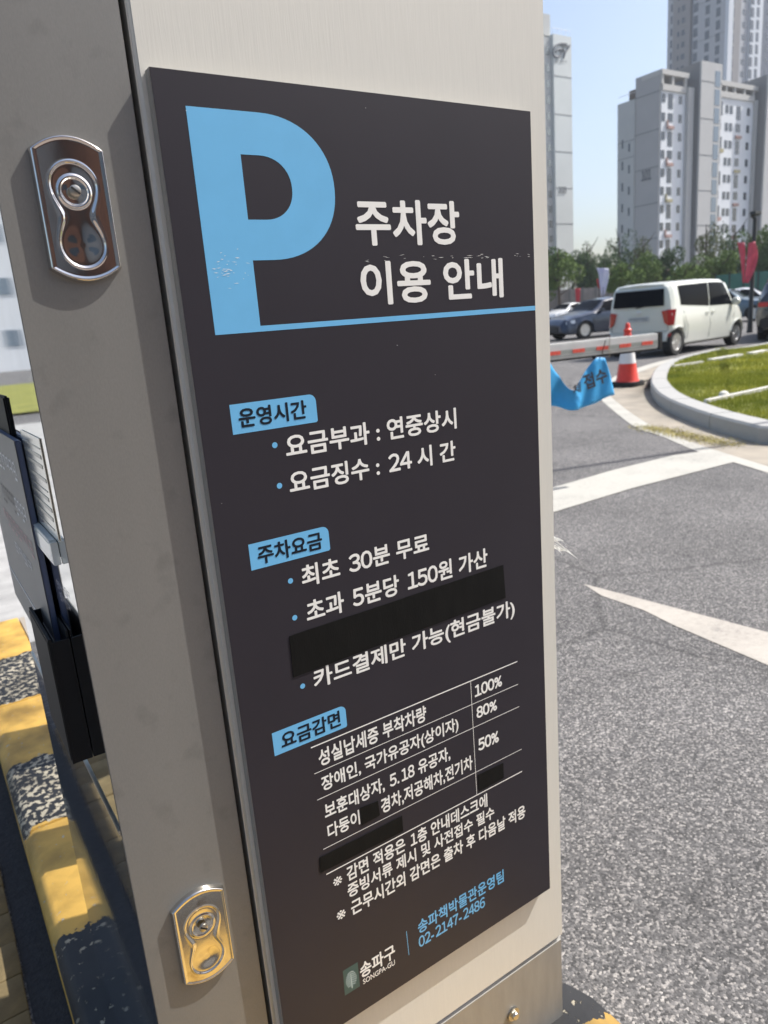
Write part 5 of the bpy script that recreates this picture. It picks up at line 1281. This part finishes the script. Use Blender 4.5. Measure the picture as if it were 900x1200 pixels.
TR = [
 (655, 283, 52, 60, 'round', 'rounded mid green tree right beside the kiosk edge at left'),
 (683, 290, 36, 66, 'dark', 'dark green tree second from the kiosk edge'),
 (690, 268, 30, 72, 'loose', 'thin feathery tree with bare twigs above the lilac flag'),
 (708, 296, 36, 70, 'dark', 'dark green tree right behind the lilac flag'),
 (730, 256, 40, 74, 'loose2', 'loose pine-like tree in front of the pale wing of block 101'),
 (756, 262, 34, 70, 'loose', 'sparse olive tree before the grey gable wall'),
 (731, 298, 40, 52, 'round', 'bright bushy tree above the left end of the van roof'),
 (757, 294, 36, 58, 'mid', 'medium bushy tree behind the van roof'),
 (782, 288, 40, 60, 'dark', 'dark bushy tree in front of the white facade'),
 (806, 300, 40, 50, 'round', 'low bright tree behind the front half of the van'),
 (833, 244, 40, 64, 'loose', 'tall open-crowned tree left of the lamp head'),
 (857, 246, 32, 66, 'loose2', 'tall dark open tree just left of the lamp pole'),
 (842, 292, 52, 56, 'mid', 'broad bushy tree under the two tall open trees'),
 (888, 262, 40, 60, 'mid', 'full green tree right of the lamp pole'),
 (905, 272, 40, 56, 'dark', 'dark green tree cut off by the right edge'),
 (868, 300, 44, 62, 'dark', 'dark low tree behind the pink banners'),
 (633, 288, 50, 66, 'dark', 'dark tree mostly hidden behind the kiosk'),
 (600, 285, 60, 62, 'round', 'green tree wholly hidden behind the kiosk panel'),
 (940, 268, 60, 58, 'round', 'green tree beyond the right edge of the picture'),
]
for a in TR[:17]: tree(*a)
# hedge strip that closes the gaps under the trees
V_ = []
h0, h1 = AD(560, 345, 78), AD(980, 345, 78)
N = 26000; t_ = rng.uniform(0, 1, N); zz = rng.uniform(0, 1, N) ** .8 * (2.6 + 1.1 * np.sin(t_ * 40) + .7 * np.sin(t_ * 93)); dd_ = rng.uniform(-1.2, 1.2, N)
P3 = np.stack([h0.x + (h1.x - h0.x) * t_ + dd_ * .4, h0.y + (h1.y - h0.y) * t_ + dd_, np.abs(zz)], 1)
a = rng.normal(0, 1, (N, 3)); a /= np.linalg.norm(a, axis=1)[:, None]; b2 = np.cross(a, rng.normal(0, 1, (N, 3))); b2 /= np.linalg.norm(b2, axis=1)[:, None]
tri = np.stack([P3 - a * .28, P3 + a * .2 + b2 * .2, P3 + b2 * -.2 + a * .16], 1).reshape(-1, 3)
o = tri_mesh('hedge', tri, M['leaf_b']); tag(o, 'long dark mass of shrubs under the trees at the edge of the car park', 'hedge', kind='stuff')
# grey fence and green netting
f0, f1 = AD(636, 338, 62), AD(728, 338, 66)
fe = empty('boundary_fence', f0[:2] + (0,)) if False else empty('boundary_fence', (f0.x, f0.y, 0)); tag(fe, 'grey brown boundary fence behind the sedan at the left', 'fence')
dv = (Vector((f1.x, f1.y, 0)) - Vector((f0.x, f0.y, 0))); Lf = dv.length; fe.rotation_euler = (0, 0, math.atan2(dv.y, dv.x))
npn = 6
for k in range(npn):
    MB().box(Lf * k / npn + .06, Lf * (k + 1) / npn - .06, -.03, .03, .1, 2.5).build('panel', M['fence'], fe)
for k in range(npn + 1): MB().box(Lf * k / npn - .05, Lf * k / npn + .05, -.06, .06, 0, 2.6).build('post', M['seam'], fe)
f0, f1 = AD(838, 340, 50), AD(905, 340, 50)
fe = empty('net_fence', (f0.x, f0.y, 0)); tag(fe, 'green mesh fence behind the pink banners at right', 'fence')
dv = (Vector((f1.x, f1.y, 0)) - Vector((f0.x, f0.y, 0))); Lf = dv.length; fe.rotation_euler = (0, 0, math.atan2(dv.y, dv.x))
for k in range(4):
    MB().box(Lf * k / 4 + .04, Lf * (k + 1) / 4 - .04, -.01, .01, .1, 2.3).build('net_panel', M['netting'], fe)
for k in range(5): MB().box(Lf * k / 4 - .035, Lf * k / 4 + .035, -.04, .04, 0, 2.4).build('post', M['pole'], fe)

# ============================================================ HAZE
me = bpy.data.meshes.new('haze'); bb = MB().box(-60, 330, -40, 330, -1, 90); me.from_pydata(bb.v, [], bb.f)
hm = bpy.data.materials.new('haze_air'); hm.use_nodes = True; ht_ = hm.node_tree; ht_.nodes.clear()
ou = ht_.nodes.new('ShaderNodeOutputMaterial'); pv_ = ht_.nodes.new('ShaderNodeVolumePrincipled')
pv_.inputs['Color'].default_value = (.86, .92, 1, 1); pv_.inputs['Density'].default_value = .0005; pv_.inputs['Anisotropy'].default_value = .2
ht_.links.new(pv_.outputs[0], ou.inputs['Volume']); me.materials.append(hm)
hzo = link(bpy.data.objects.new('haze', me)); tag(hzo, 'thin pale summer haze over the whole place', 'haze', kind='stuff')
